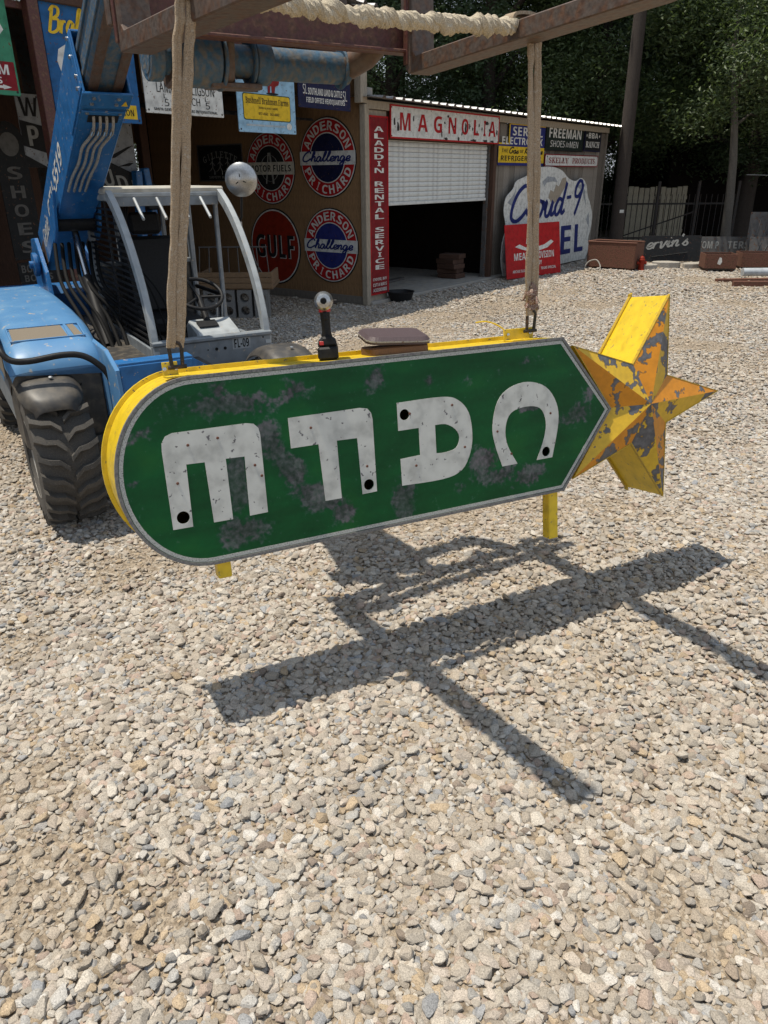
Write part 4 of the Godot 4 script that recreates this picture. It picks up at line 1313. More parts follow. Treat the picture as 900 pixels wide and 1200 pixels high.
	part(carriage, "cover_plate", MB.new().box(Vector3(-.385, 2.50, 1.378), Vector3(.20, .40, .012), .003), M.steel)
	part(carriage, "hook_bar", MB.new().box(Vector3(.33, 2.50, 1.45), Vector3(.03, .16, .04), .006), M.blue_worn)
	# forks
	for q in [[-.461, 2.239, -.345, 2.252], [.699, 2.234, .742, 2.322]]:
		var fk := MB.new()
		var a := Vector3(q[0], q[1] + .03, 1.455)
		var b := Vector3(q[2], q[3] + .03, 2.92)
		var fwd2 := (b - a).normalized()
		var xx := UP.cross(fwd2).normalized()
		var yy := fwd2.cross(xx)
		var L := a.distance_to(b)
		# side profile of blade and heel, with a tapered tip, run across the width
		var prof := PackedVector2Array([Vector2(.02, -.03), Vector2(L - .25, -.03), Vector2(L, -.012), Vector2(L, .008), Vector2(L - .3, .03), Vector2(.075, .03), Vector2(.058, .047), Vector2(.058, .78), Vector2(.0, .78), Vector2(.0, -.01)])
		var fx := Transform3D(Basis(fwd2, yy, fwd2.cross(yy)), a - fwd2.cross(yy) * .0525)
		fk.prism(prof, 0.0, .105, fx, .004)
		part(t, "fork", fk, M.steel)
		part(t, "fork_edge", MB.new().box(Vector3(q[0] - .054 * 1.0, 2.52, 1.463), Vector3(.006, .50, .03), .001), M.steel_red)
	build_cab(t)
	# lift cylinders under the boom
	part(t, "lift_cylinder", MB.new().tube([Vector3(-.20, .75, -1.15), Vector3(-.19, 1.18, -1.58)], .045, 16), M.black)
	part(t, "lift_rod", MB.new().tube([Vector3(-.19, 1.18, -1.58), Vector3(-.185, 1.50, -1.82)], .026, 12), M.chrome)
	part(t, "lift_pin", MB.new().tube([Vector3(-.30, 1.55, -1.80), Vector3(-.04, 1.55, -1.80)], .055, 16), M.black)
	var ear := MB.new()
	for s in [-.335, -.03]:
		ear.prism(PackedVector2Array([Vector2(-1.98, 1.50), Vector2(-1.86, 1.42), Vector2(-1.70, 1.52), Vector2(-1.55, 1.78), Vector2(-1.72, 1.72)]), 0, .02, Transform3D(Basis(Vector3.BACK, Vector3.UP, Vector3.LEFT), Vector3(s + .02, 0, 0)), .004)
	part(t, "boom_ear", ear, M.blue)
	for k in 7:
		part(t, "hydraulic_hose", MB.new().tube(curve([Vector3(-.32 + .05 * k, 1.40, -1.95), Vector3(-.36 + .04 * k, 1.15, -1.7 + .05 * k), Vector3(-.33 + .06 * k, .95, -1.3), Vector3(-.28 + .05 * k, .72, -1.05)], 6), .014, 8), M.hose_black)
	# rear tower that carries the boom pin
	var tower := MB.new()
	for s in [-.36, .0]:
		tower.prism(PackedVector2Array([Vector2(-3.1, .5), Vector2(-2.2, .5), Vector2(-2.45, 1.15), Vector2(-2.72, 1.40), Vector2(-2.95, 1.38), Vector2(-3.05, 1.2)]), 0, .03, Transform3D(Basis(Vector3.BACK, Vector3.UP, Vector3.LEFT), Vector3(s + .03, 0, 0)), .005)
	part(t, "boom_tower", tower, M.blue)
	var ear2 := MB.new()
	ear2.lathe([Vector2(0, 0), Vector2(.085, 0), Vector2(.095, .012), Vector2(.095, .04), Vector2(.03, .045), Vector2(.03, .07), Vector2(0, .07)], 24, Transform3D(Basis(Vector3.BACK, PI / 2), Vector3(-.375, 1.20, -2.62)))
	part(t, "boom_pin", ear2, M.blue)
	part(t, "counterweight", MB.new().box(Vector3(-.06, .72, -2.95), Vector3(1.5, .55, .35), .06), M.blue)

func ring_frame(parent: Node, q: Array, xf: Transform3D) -> void:
	var mb := MB.new()
	mb.prism(rect(q[0] - .008, q[1] - .008, q[2] + .008, q[1]), -.002, .006, xf, .001)
	mb.prism(rect(q[0] - .008, q[3], q[2] + .008, q[3] + .008), -.002, .006, xf, .001)
	mb.prism(rect(q[0] - .008, q[1], q[0], q[3]), -.002, .006, xf, .001)
	mb.prism(rect(q[2], q[1], q[2] + .008, q[3]), -.002, .006, xf, .001)
	part(parent, "vent_frame", mb, M.blue_dusty)

func build_cab(t: Node) -> void:
	var x0 := -.04
	var x1 := .74
	var arc := curve([Vector2(.79, -.475), Vector2(1.0, -.52), Vector2(1.25, -.64), Vector2(1.5, -.84), Vector2(1.66, -1.03), Vector2(1.755, -1.2)], 5)   # (y, z)
	for x in [x0, x1]:
		var fr := []
		for i in arc.size():
			var d: Vector2 = (arc[mini(i + 1, arc.size() - 1)] - arc[maxi(i - 1, 0)]).normalized()
			var dd := Vector3(0, d.x, d.y)
			fr.append(Transform3D(Basis(Vector3.RIGHT, dd.cross(Vector3.RIGHT), dd), Vector3(x, arc[i].x, arc[i].y)))
		part(t, "cab_pillar", MB.new().sweep(PackedVector2Array([Vector2(-.022, -.035), Vector2(.015, -.035), Vector2(.022, -.028), Vector2(.022, .028), Vector2(.015, .035), Vector2(-.015, .035), Vector2(-.022, .028)]), fr), M.grey_light)
		part(t, "cab_pillar", MB.new().box(Vector3(x, 1.24, -1.98), Vector3(.045, 1.05, .06), .01), M.grey)
		part(t, "roof_rail", MB.new().box(Vector3(x, 1.735, -1.59), Vector3(.05, .05, .78), .012), M.grey_light)
	part(t, "cab_roof", MB.new().box(Vector3(.35, 1.775, -1.60), Vector3(.84, .045, .86), .02), M.cream)
	part(t, "roof_front_bar", MB.new().beam(Vector3(x0, 1.748, -1.19), Vector3(x1, 1.748, -1.19), .05, .035, .008), M.grey_light)
	part(t, "visor_panel", MB.new().beam(Vector3(x0 + .02, 1.705, -1.175), Vector3(x1 - .02, 1.705, -1.175), .012, .06, .003), M.grey)
	# guard bars of the upper windscreen
	for k in 4:
		var x := .115 + .155 * k
		part(t, "guard_bar", MB.new().tube([Vector3(x, 1.725, -1.14), Vector3(x, 1.60, -.955)], .0105, 8), M.grey_light)
	# lower front panel
	var low := MB.new()
	low.box(Vector3(.35, .65, -.47), Vector3(.83, .42, .05), .015)
	low.box(Vector3(.35, .868, -.465), Vector3(.83, .030, .070), .012)
	var lp := part(t, "cab_front_panel", low, M.grey)
	var tx := MB.new()
	write(tx, "FL-09", "sans-bold", .487, .788, .593, .848, -.4432)
	part(lp, "fleet_number", tx, M.ink_black)
	part(lp, "number_label", MB.new().box(Vector3(.540, .818, -.4445), Vector3(.13, .078, .001)), M.grey_light)
	for q in [[.36, .795, .011], [.42, .795, .011], [.30, .795, .005], [.70, .84, .006]]:
		part(lp, "hole", MB.new().lathe([Vector2(q[2], 0), Vector2(q[2], .002), Vector2(0, .002)], 12, Transform3D(Basis(Vector3.RIGHT, PI / 2), Vector3(q[0], q[1], -.445))), M.black)
	part(t, "door_panel", MB.new().box(Vector3(.75, .55, -1.2), Vector3(.03, .5, 1.45), .012), M.grey)
	part(t, "cab_floor", MB.new().box(Vector3(.35, .36, -1.22), Vector3(.80, .03, 1.55), .005), M.black_dusty)
	part(t, "cab_rear_panel", MB.new().box(Vector3(.35, .80, -2.0), Vector3(.74, .85, .03), .01), M.black_dusty)
	part(t, "cab_side_panel", MB.new().box(Vector3(-.05, .62, -1.2), Vector3(.02, .42, 1.45), .006), M.grey)
	# louvred screen on the boom side
	var scr := part(t, "side_screen", MB.new().beam(Vector3(-.05, .86, -1.30), Vector3(-.05, 1.72, -1.30), .014, .03, .004), M.black)
	for k in 20:
		var y := .86 + .042 * k
		var zf := -.56
		for q in arc:
			if q.x < y: zf = q.y - .03
		part(scr, "louvre", MB.new().beam(Vector3(-.05, y, zf), Vector3(-.05, y + .0, -1.96), .006, .016, .001), M.black)
	# rear window frame and cross bars
	for x in [.16, .53]: part(t, "rear_bar", MB.new().box(Vector3(x, 1.47, -1.985), Vector3(.03, .52, .03), .005), M.grey)
	part(t, "rear_sill", MB.new().box(Vector3(.35, 1.23, -1.985), Vector3(.74, .035, .035), .005), M.grey)
	part(t, "headliner", MB.new().box(Vector3(.35, 1.742, -1.6), Vector3(.72, .012, .74), .003), M.black)
	part(t, "door_post", MB.new().box(Vector3(.74, 1.28, -1.30), Vector3(.03, .94, .035), .006), M.grey)
	part(t, "door_rail", MB.new().box(Vector3(.74, 1.02, -1.62), Vector3(.022, .03, .66), .005), M.black)
	part(t, "fire_extinguisher", MB.new().tube([Vector3(.12, .62, -.62), Vector3(.12, .88, -.62), Vector3(.12, .92, -.62)], [.05, .05, .018], 14), M.black)
	for k in 3:
		part(t, "cable", MB.new().tube(curve([Vector3(.05 + .02 * k, 1.68, -1.24), Vector3(.03, 1.4, -1.10 - .04 * k), Vector3(.08 + .05 * k, 1.1, -1.02), Vector3(.12 + .06 * k, .80, -.9)], 6), .007, 6), M.hose_black)
	part(t, "joystick_box", MB.new().box(Vector3(.06, .92, -1.2), Vector3(.12, .16, .36), .02), M.black)
	part(t, "joystick", MB.new().tube([Vector3(.06, 1.0, -1.1), Vector3(.06, 1.12, -1.08)], [.012, .018], 8), M.black)
	# inside: seat, console, steering wheel, levers
	part(t, "seat", MB.new().box(Vector3(.34, .82, -1.52), Vector3(.46, .12, .46), .04), M.black)
	part(t, "seat_back", MB.new().box(Vector3(0, 0, 0), Vector3(.44, .58, .12), .05, Transform3D(Basis(Vector3.RIGHT, -.18), Vector3(.34, 1.15, -1.77))), M.black)
	part(t, "headrest", MB.new().box(Vector3(0, 0, 0), Vector3(.24, .16, .09), .035, Transform3D(Basis(Vector3.RIGHT, -.18), Vector3(.34, 1.53, -1.84))), M.black)
	var con := MB.new()
	con.prism(PackedVector2Array([Vector2(-.55, .38), Vector2(-.55, .83), Vector2(-.62, .88), Vector2(-.80, .94), Vector2(-.86, .90), Vector2(-.78, .38)]), -.15, .15, Transform3D(Basis(Vector3.BACK, Vector3.UP, Vector3.LEFT), Vector3(.44, 0, 0)), .012)
	part(t, "console", con, M.grey_light)
	part(t, "console_screen", MB.new().box(Vector3.ZERO, Vector3(.14, .008, .09), .002, Transform3D(Basis(Vector3.RIGHT, .33), Vector3(.40, .922, -.71))), M.black)
	var sw := MB.new()
	var rimp := []
	var swx := Transform3D(Basis(Vector3.RIGHT, .55), Vector3(.42, 1.10, -.90))
	for i in 29:
		rimp.append(swx * Vector3(cos(TAU * i / 28) * .165, 0, sin(TAU * i / 28) * .165))
	sw.tube(rimp, .0135, 10, false)
	for a in [0.3, 2.4, 4.5]:
		sw.tube([swx * Vector3(0, -.03, 0), swx * Vector3(cos(a) * .16, 0, sin(a) * .16)], .010, 8)
	sw.tube([swx * Vector3(0, -.03, 0), Vector3(.42, .90, -.74)], .024, 10)
	part(t, "steering_wheel", sw, M.black)
	for k in 2:
		part(t, "lever", MB.new().tube([Vector3(.60 + .04 * k, .82, -1.1), Vector3(.60 + .04 * k, 1.0, -1.06)], .008, 8), M.grey_light)
	# round mirror on a stalk at the door pillar
	var mst := part(t, "mirror", MB.new().tube([Vector3(.775, 1.50, -1.0), Vector3(.80, 1.60, -.93), Vector3(.80, 1.78, -.89)], .009, 8), M.black)
	var mdir := Vector3(-.50, -.05, .86).normalized()
	var mx := UP.cross(mdir).normalized()
	part(mst, "mirror_back", MB.new().lathe([Vector2(.112, -.004), Vector2(.110, .008), Vector2(.09, .025), Vector2(.05, .038), Vector2(0, .043)], 28, Transform3D(Basis(mx, mdir, mx.cross(mdir)), Vector3(.80, 1.838, -.885))), M.alloy)
	part(mst, "mirror_glass", MB.new().lathe([Vector2(0, -.006), Vector2(.110, -.006), Vector2(.112, -.003)], 28, Transform3D(Basis(mx, mdir, mx.cross(mdir)), Vector3(.80, 1.838, -.885))), M.chrome)
	for a in [0.4, 2.5, 4.6]:
		var p := []
		for k in 4:
			var rr := .02 + .026 * k
			p.append(Vector3(.80, 1.838, -.885) + (mx * cos(a) + mx.cross(mdir) * sin(a)) * rr + mdir * (.044 - .010 * k))
		part(mst, "clamp_wire", MB.new().tube(p, .0035, 6), M.black)
	part(mst, "mirror_clamp", MB.new().box(Vector3(.785, 1.535, -.97), Vector3(.05, .07, .05), .01), M.alloy)

# ---------------------------------------------------------------- shed (local x along its front, z out of the front)
func corrugated(x0: float, x1: float, z0: float, z1: float, y0: float, y1: float, pitch: float, depth: float) -> MB:
	var mb := MB.new()
	var cnt := int(round((x1 - x0) / pitch))
	var prof := []
	for i in cnt:
		var b := x0 + (x1 - x0) * i / cnt
		var w := (x1 - x0) / cnt
		for q in [[0.0, 0.0], [0.62, 0.0], [0.72, 1.0], [0.90, 1.0]]: prof.append(Vector2(b + w * q[0], depth * q[1]))
	prof.append(Vector2(x1, 0))
	for i in prof.size() - 1:
		var a: Vector2 = prof[i]
		var c: Vector2 = prof[i + 1]
		mb.quad(Vector3(a.x, y0 + a.y, z0), Vector3(c.x, y0 + c.y, z0), Vector3(c.x, y1 + c.y, z1), Vector3(a.x, y1 + a.y, z1))
		mb.quad(Vector3(a.x, y1 + a.y - .002, z1), Vector3(c.x, y1 + c.y - .002, z1), Vector3(c.x, y0 + c.y - .002, z0), Vector3(a.x, y0 + a.y - .002, z0))
		mb.quad(Vector3(a.x, y0 + a.y - .002, z0), Vector3(c.x, y0 + c.y - .002, z0), Vector3(c.x, y0 + c.y, z0), Vector3(a.x, y0 + a.y, z0))
	return mb

func build_shed() -> void:
	var t := thing("storage_shed", "weathered board shed with a half-raised white roll-up door and tin roof", "shed", shed_xf(0, 0, 0))
	var hgt := 2.74
	# corner post, piers, fascia
	part(t, "corner_post", MB.new().box(Vector3(-.03, 1.40, .01), Vector3(.10, 2.80, .10), .006), M.post)
	part(t, "pier", MB.new().box(Vector3(.27, 1.37, -.03), Vector3(.50, hgt, .06), .004), M.post)
	part(t, "door_jamb", MB.new().box(Vector3(3.86, 1.20, -.01), Vector3(.10, 2.40, .09), .005), M.brown_board)
	part(t, "fascia", MB.new().box(Vector3(4.60, 2.80, .03), Vector3(9.25, .11, .05), .004), M.post)
	part(t, "door_header", MB.new().box(Vector3(2.19, 2.56, -.03), Vector3(3.34, .40, .06), .004), M.brown_board)
	# vertical siding boards
	var wall := part(t, "siding_frame", MB.new().box(Vector3(6.55, 1.37, -.09), Vector3(5.2, hgt, .03), 0), M.brown_board)
	var variants := []
	for k in 3: variants.append(MB.new().box(Vector3.ZERO, Vector3(.212 + .003 * k, hgt, .022), .003).mesh())
	for k in 24:
		part(wall, "siding_board", variants[k % 3], [M.weathered, M.weathered_pale, M.weathered, M.weathered_dark, M.weathered_pale][(k * 7 + k / 3) % 5], Transform3D(Basis(Vector3.BACK, .002 * sin(k * 2.3)), Vector3(4.02 + .221 * k, 1.37, -.055 + .007 * sin(k * 1.7))))
	part(t, "end_trim", MB.new().box(Vector3(9.24, 1.37, -.03), Vector3(.07, hgt, .09), .004), M.weathered)
	# door slats
	var door := part(t, "roll_up_door", MB.new().box(Vector3(2.16, 1.455, -.10), Vector3(3.26, .05, .05), .006), M.door_white)
	var sl := MB.new()
	var pr := PackedVector2Array()
	for i in 7: pr.append(Vector2(-.034 + .068 * i / 6.0, .011 * sin(PI * i / 6.0)))
	for i in 7: pr.append(Vector2(.034 - .068 * i / 6.0, .011 * sin(PI * (6 - i) / 6.0) - .004))
	sl.sweep(pr, [Transform3D(Basis(Vector3.UP, Vector3.BACK, Vector3.RIGHT), Vector3(-1.63, 0, 0)), Transform3D(Basis(Vector3.UP, Vector3.BACK, Vector3.RIGHT), Vector3(1.63, 0, 0))])
	var slm := sl.mesh()
	for k in 13: part(door, "door_slat", slm, M.door_white, at(2.16, 1.516 + .0725 * k, -.10))
	for x in [.55, 3.78]: part(t, "door_track", MB.new().box(Vector3(x, 1.2, -.09), Vector3(.04, 2.4, .09), .004), M.tin_dull)
	# inside
	part(t, "floor_slab", MB.new().box(Vector3(4.6, -.02, -2.45), Vector3(9.2, .13, 5.1), .01), M.concrete)
	part(t, "back_wall", MB.new().box(Vector3(4.6, 1.45, -5.0), Vector3(9.2, 2.9, .06)), M.shade_dark_board)  # near-black colour carries the shade of the shed's inside
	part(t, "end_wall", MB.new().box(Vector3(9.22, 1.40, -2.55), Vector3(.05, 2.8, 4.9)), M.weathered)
	part(t, "partition", MB.new().box(Vector3(4.3, 1.40, -2.6), Vector3(.05, 2.8, 4.7)), M.shade_dark_board)
	# plywood side, one sheet after another
	for k in 4:
		part(t, "plywood_sheet", MB.new().box(Vector3(-.015, 1.97, -.66 - 1.225 * k), Vector3(.025, 3.94, 1.218), .002), M.plywood)
	part(t, "sill", MB.new().box(Vector3(-.02, .06, -2.5), Vector3(.05, .12, 4.9), .006), M.weathered)
	# tin roof sheets
	for k in 10:
		part(t, "roof_sheet", corrugated(-.12 + .95 * k, -.12 + .95 * (k + 1), .30, -5.2, 2.872, 3.25, .238, .030), M.tin)
	# things left in the shed's mouth
	single("steel_plank", "pale metal plank lying on the dark shed floor", "plank", MB.new().box(Vector3.ZERO, Vector3(1.2, .04, .12), .006), M.tin_dull, shed_xf(2.0, .067, -1.1) * Transform3D(Basis(UP, .12), Vector3.ZERO))
	var st := thing("timber_stack", "short stack of timber offcuts coloured dark for the shade just inside the shed door", "timber", shed_xf(3.35, .047, -.55))
	for k in 5: part(st, "offcut", MB.new().box(Vector3(.03 * sin(k * 2.0), .045 + .088 * k, .02 * cos(k * 3.0)), Vector3(.34, .085, .42), .006, Transform3D(Basis(UP, .18 * sin(k * 1.9)), Vector3.ZERO)), M.brown_board)  # darker board colour puts the shed's shade into the timber
	var tub := MB.new().lathe([Vector2(0, .005), Vector2(.17, .005), Vector2(.215, .14), Vector2(.225, .145), Vector2(.225, .155), Vector2(.205, .15), Vector2(.16, .03), Vector2(0, .03)], 28)
	single("rubber_tub", "shallow black rubber tub on the gravel under the red vertical sign", "tub", tub, M.black, shed_xf(.62, 0, .20))

# ---------------------------------------------------------------- open barn on the left
func build_barn() -> void:
	var t := thing("pole_barn", "open-fronted pole barn whose dark inside is hung with old signs", "barn", shed_xf(0, 0, 0))
	part(t, "corner_post", MB.new().box(Vector3(-.09, 3.36, .0), Vector3(.15, 1.1, .12), .006), M.post)
	part(t, "post_cap", MB.new().box(Vector3(.05, 2.96, .0), Vector3(.13, .10, .12), .01), M.concrete)
	for x in [-4.98, -9.0, -13.0]:
		part(t, "steel_post", MB.new().box(Vector3(x, 1.97, .0), Vector3(.11, 3.94, .11), .006), M.steel_red)
	part(t, "sky_blocking_eave_beam", MB.new().box(Vector3(-7.0, 3.65, .03), Vector3(14.0, .60, .06), .006), M.brown_board)  # above the view; made deeper to keep sky light out of the barn
	part(t, "hanger_rail", MB.new().box(Vector3(-7.0, 3.30, -.06), Vector3(13.8, .06, .05), .004), M.steel_red)
	for k in 5: part(t, "purlin", MB.new().box(Vector3(-7.0, 4.0 + .12 * k, -1.0 - 1.1 * k), Vector3(14.0, .14, .06), 0), M.brown_board)
	for k in 6: part(t, "girt", MB.new().box(Vector3(-9.6, .6 + .6 * k, -5.40), Vector3(9.0, .12, .05), 0), M.weathered)
	for k in 10: part(t, "roof_sheet", corrugated(.1 - 1.42 * (k + 1), .1 - 1.42 * k, .18, -6.0, 3.97, 4.65, .236, .03), M.tin)
	for k in 12:
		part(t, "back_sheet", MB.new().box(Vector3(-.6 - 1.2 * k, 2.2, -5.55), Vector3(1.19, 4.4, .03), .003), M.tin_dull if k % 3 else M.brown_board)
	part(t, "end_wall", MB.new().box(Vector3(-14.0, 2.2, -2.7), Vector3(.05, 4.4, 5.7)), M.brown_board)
	part(t, "end_wall_top", MB.new().box(Vector3(.02, 3.45, -5.3), Vector3(.03, 2.0, .6)), M.plywood)
	# inner board rack that carries the tall signs
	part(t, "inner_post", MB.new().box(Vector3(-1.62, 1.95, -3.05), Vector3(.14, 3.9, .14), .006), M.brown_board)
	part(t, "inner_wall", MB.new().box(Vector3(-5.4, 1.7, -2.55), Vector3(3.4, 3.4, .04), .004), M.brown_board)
	part(t, "inner_ceiling", corrugated(-3.0, -.1, -.9, -4.4, 2.62, 3.0, .15, .03), M.tin_dull)

# ---------------------------------------------------------------- signs
func board(called: String, label: String, xf: Transform3D, w: float, h: float, m: Material, edge: Material = null, poly := PackedVector2Array(), group := "") -> Node3D:
	var t := thing(called, label, "sign", xf, group)
	var p := poly if poly.size() else rect(0, 0, w, h, .012)
	part(t, "panel", MB.new().prism(p, -.012, 0, Transform3D.IDENTITY, .003), m)
	if edge and not poly.size():
		var r := MB.new()
		ring(r, rect(0, 0, w, h), .006, -minf(.016, h * .06), -.014, .004)
		part(t, "frame", r, edge)
	if not poly.size():
		for q in [[.03, .03], [w - .03, .03], [.03, h - .03], [w - .03, h - .03]]:
			part(t, "screw", X.screw, M.chip, at(q[0], q[1], .0005))
	return t

func lettering(t: Node, m: Material, lines: Array, label := "") -> void:
	# lines: [text, font, x0, y0, x1, y1, slant]
	var mb := MB.new()
	for l in lines: write(mb, l[0], l[1], l[2], l[3], l[4], l[5], .0035, l[6] if l.size() > 6 else 0.0)
	part(t, "lettering", mb, m, Transform3D.IDENTITY, label)

func shape(t: Node, called: String, polys: Array, m: Material, z := .002) -> void:
	var mb := MB.new()
	for p in polys: mb.prism(p, z - .0015, z)
	part(t, called, mb, m)

func pts(a: Array) -> PackedVector2Array:
	var p := PackedVector2Array()
	for i in range(0, a.size(), 2): p.append(Vector2(a[i], a[i + 1]))
	return p

func chips(t: Node, spots: Array) -> void:   # rust showing where the enamel has burst off
	var rng := RandomNumberGenerator.new()
	rng.seed = 5 + spots.size()
	var mb := MB.new()
	for s in spots:
		var p := PackedVector2Array()
		for i in 11:
			var a := TAU * i / 11
			var rr := rng.randf_range(.55, 1.25)
			p.append(Vector2(s[0] + cos(a) * s[2] * rr, s[1] + sin(a) * s[3] * rr))
		mb.prism(p, .0040, .0052)
	part(t, "rust_spots", mb, M.chip)

func disc_sign(label: String, s: float, y: float, r: float, middle: Material, band: Material, word: String, by_brush: bool, ring_m: Material, spots := false) -> Node3D:
	var t := thing("round_sign", label, "sign", side_xf(s, y, .045), "round oil company signs on the plywood wall")
	part(t, "panel", MB.new().prism(ell(0, 0, r, r, 48), -.012, 0, Transform3D.IDENTITY, .003), M.e_black)
	shape(t, "outer_line", [ell(0, 0, r * .972, r * .972, 48)], M.ink_white, .0015)
	shape(t, "red_ring", [ell(0, 0, r * .945, r * .945, 48)], ring_m, .003)
	shape(t, "inner_line", [ell(0, 0, r * .625, r * .625, 40)], M.ink_white, .0045)
	shape(t, "centre", [ell(0, 0, r * .60, r * .60, 40)], middle, .006)
	if not by_brush:
		var em := MB.new()
		for q in [[-.16, -.42, -.02, .42], [.12, -.42, .02, .42]]:
			em.beam(Vector3(q[0] * r, q[1] * r, .0072), Vector3(q[2] * r, q[3] * r, .0072), r * .07, .0018)
		for i in 16:
			var a0 := TAU * i / 16
			var a1 := TAU * (i + 1) / 16
			em.beam(Vector3(cos(a0) * r * .36, sin(a0) * r * .36, .0070), Vector3(cos(a1) * r * .36, sin(a1) * r * .36, .0070), r * .05, .0016)
		part(t, "emblem", em, M.ink_grey)
	var bw := r * .985
	shape(t, "band", [rect(-bw, -r * .17, bw, r * .17)], band, .0095)
	var lm := MB.new()
	write_arc(lm, "ANDERSON", "sans-bold", Vector2.ZERO, r * .785, r * .22, deg_to_rad(154), deg_to_rad(26), .0042)
	write_arc(lm, "PRICHARD", "sans-bold", Vector2.ZERO, r * .785, r * .22, deg_to_rad(206), deg_to_rad(334), .0042, true)
	part(t, "lettering", lm, M.ink_white)
	var wm := MB.new()
	if by_brush: script(wm, word, -r * .92, -r * .08, r * .80, r * .24, r * .055, .0115, .3)
	else: write(wm, word, "sans-bold", -r * .86, -r * .09, r * .86, r * .09, .0115)
	part(t, "band_lettering", wm, M.ink_blue if by_brush else M.ink_black)
	if spots:
		var hm := MB.new()
		for i in 40: hm.prism(ell(cos(TAU * i / 40) * r * .93, sin(TAU * i / 40) * r * .93, r * .012, r * .012, 6), .003, .0045)
		part(t, "rim_holes", hm, M.ink_black)
	return t

func build_wall_signs() -> void:
	X.screw = MB.new().lathe([Vector2(.011, 0), Vector2(.010, .003), Vector2(0, .0045)], 8, Transform3D(Basis(Vector3.RIGHT, PI / 2), Vector3.ZERO)).mesh()
	# --- on the shed front
	var al := board("vertical_sign", "tall narrow maroon sign reading ALADDIN RENTAL SERVICE on the shed corner", shed_xf(.05, .14, .035), .46, 2.52, M.e_maroon, M.e_red)
	var lm := MB.new()
	var word := "ALADDIN RENTAL SERVICE"
	for i in word.length():
		if word[i] == " ": continue
		var yy := 2.35 - .0925 * i
		var hw := .115 if word[i] != "I" else .045
		write(lm, word[i], "sans-bold", .23 - hw, yy - .032, .23 + hw, yy + .036, .0035)
	part(al, "lettering", lm, M.ink_white)
	lettering(al, M.ink_white, [["CHOOSE, BUY", "sans-bold", .05, .20, .41, .25], ["CUT A WAYS", "sans-bold", .05, .12, .41, .17], ["ACCESSORIES", "sans-bold", .05, .04, .41, .09]])
	var mg := board("wide_sign", "long white enamel sign with red letters MAGNOLIA above the roll-up door", shed_xf(.53, 2.385, .07), 3.34, .44, M.e_white, M.e_red)
	lettering(mg, M.ink_red, [["M", "sans-bold", .24, .11, .52, .35], ["A", "sans-bold", .72, .11, 1.0, .35], ["G", "sans-bold", 1.18, .11, 1.42, .35], ["N", "sans-bold", 1.62, .11, 1.86, .35], ["O", "sans-bold", 2.04, .11, 2.26, .35], ["L", "sans-bold", 2.44, .11, 2.62, .35], ["I", "sans-bold", 2.78, .11, 2.86, .35], ["A", "sans-bold", 2.96, .11, 3.22, .35]])
	chips(mg, [[.10, .22, .025, .05], [.19, .16, .03, .07], [.60, .28, .015, .05], [1.42, .10, .02, .06], [1.55, .03, .05, .025], [1.60, .36, .03, .02], [1.50, .26, .02, .02], [1.95, .04, .03, .03], [2.17, .22, .03, .07], [2.3, .24, .02, .04], [2.45, .03, .10, .02], [2.40, .20, .02, .03], [2.56, .16, .02, .02], [2.62, .27, .02, .03], [2.72, .22, .02, .03], [2.90, .31, .06, .03], [3.0, .2, .03, .03], [2.86, .03, .08, .02], [3.27, .18, .03, .06], [3.1, .03, .08, .02], [2.05, .12, .02, .03], [1.80, .22, .02, .02]])
	var sv := board("refrigerator_sign", "blue and yellow enamel refrigerator sign SERVEL ELECTROLUX on the shed wall", shed_xf(4.0, 2.03, .012), 1.92, .72, M.e_blue, null, pts([0, 0, 1.92, 0, 1.92, .72, .42, .72, .42, .36, 0, .36]))
	shape(sv, "yellow_band", [rect(.0, .05, 1.92, .33)], M.ink_yellow)
	shape(sv, "yellow_edge", [rect(.38, .36, .42, .74), rect(.38, .70, 1.92, .74), rect(0, .36, .40, .385)], M.ink_yellow)
	lettering(sv, M.ink_white, [["SERVEL", "sans-bold", .52, .52, 1.80, .67], ["ELECTROLUX", "sans-bold", .12, .365, 1.82, .49]])
	lettering(sv, M.ink_black, [["THE", "sans-bold", .12, .225, .36, .285], ["or", "sans-bold", .86, .225, 1.0, .275], ["REFRIGERATOR", "sans-bold", .10, .085, 1.82, .17]])
	var gs := MB.new()
	script(gs, "Gas", .40, .215, .80, .10, .03, .0035)
	script(gs, "Kerosene", 1.04, .215, 1.84, .10, .03, .0035)
	part(sv, "brush_lettering", gs, M.ink_black)
	var fm := board("shoe_sign", "dark green enamel sign reading FREEMAN SHOES for MEN on the shed wall", shed_xf(5.96, 2.325, .012), 1.89, .49, M.e_darkgreen, M.e_black)
	lettering(fm, M.ink_white, [["FREEMAN", "sans-bold", .14, .24, 1.76, .42], ["SHOES", "sans", .22, .07, .92, .19, .1], ["for", "serif", .98, .08, 1.14, .18, .3], ["MEN", "sans", 1.18, .07, 1.62, .19, .1]])
	var bb := board("ranch_sign", "small black enamel sign reading BBA RANCH at the shed's far end", shed_xf(7.93, 2.345, .012), .93, .47, M.e_black, M.e_navy)
	lettering(bb, M.ink_white, [["BBA", "sans-bold", .20, .265, .74, .375], ["•", "sans-bold", .08, .29, .13, .34], ["•", "sans-bold", .80, .29, .85, .34], ["RANCH", "serif-bold", .08, .08, .86, .20]])
	var sk := board("products_sign", "low white sign with maroon border reading SKELLY PRODUCTS", shed_xf(5.99, 2.03, .014), 2.80, .225, M.e_white, M.e_maroon)
	lettering(sk, M.ink_brick, [["SKELLY", "serif-bold", .18, .06, 1.16, .165], ["PRODUCTS", "serif-bold", 1.36, .06, 2.62, .165]])
	chips(sk, [[.10, .18, .02, .02], [.9, .12, .02, .03], [2.0, .1, .02, .03], [2.03, .06, .015, .03]])
	# the cloud-shaped sign leans on the boards
	var cl := []
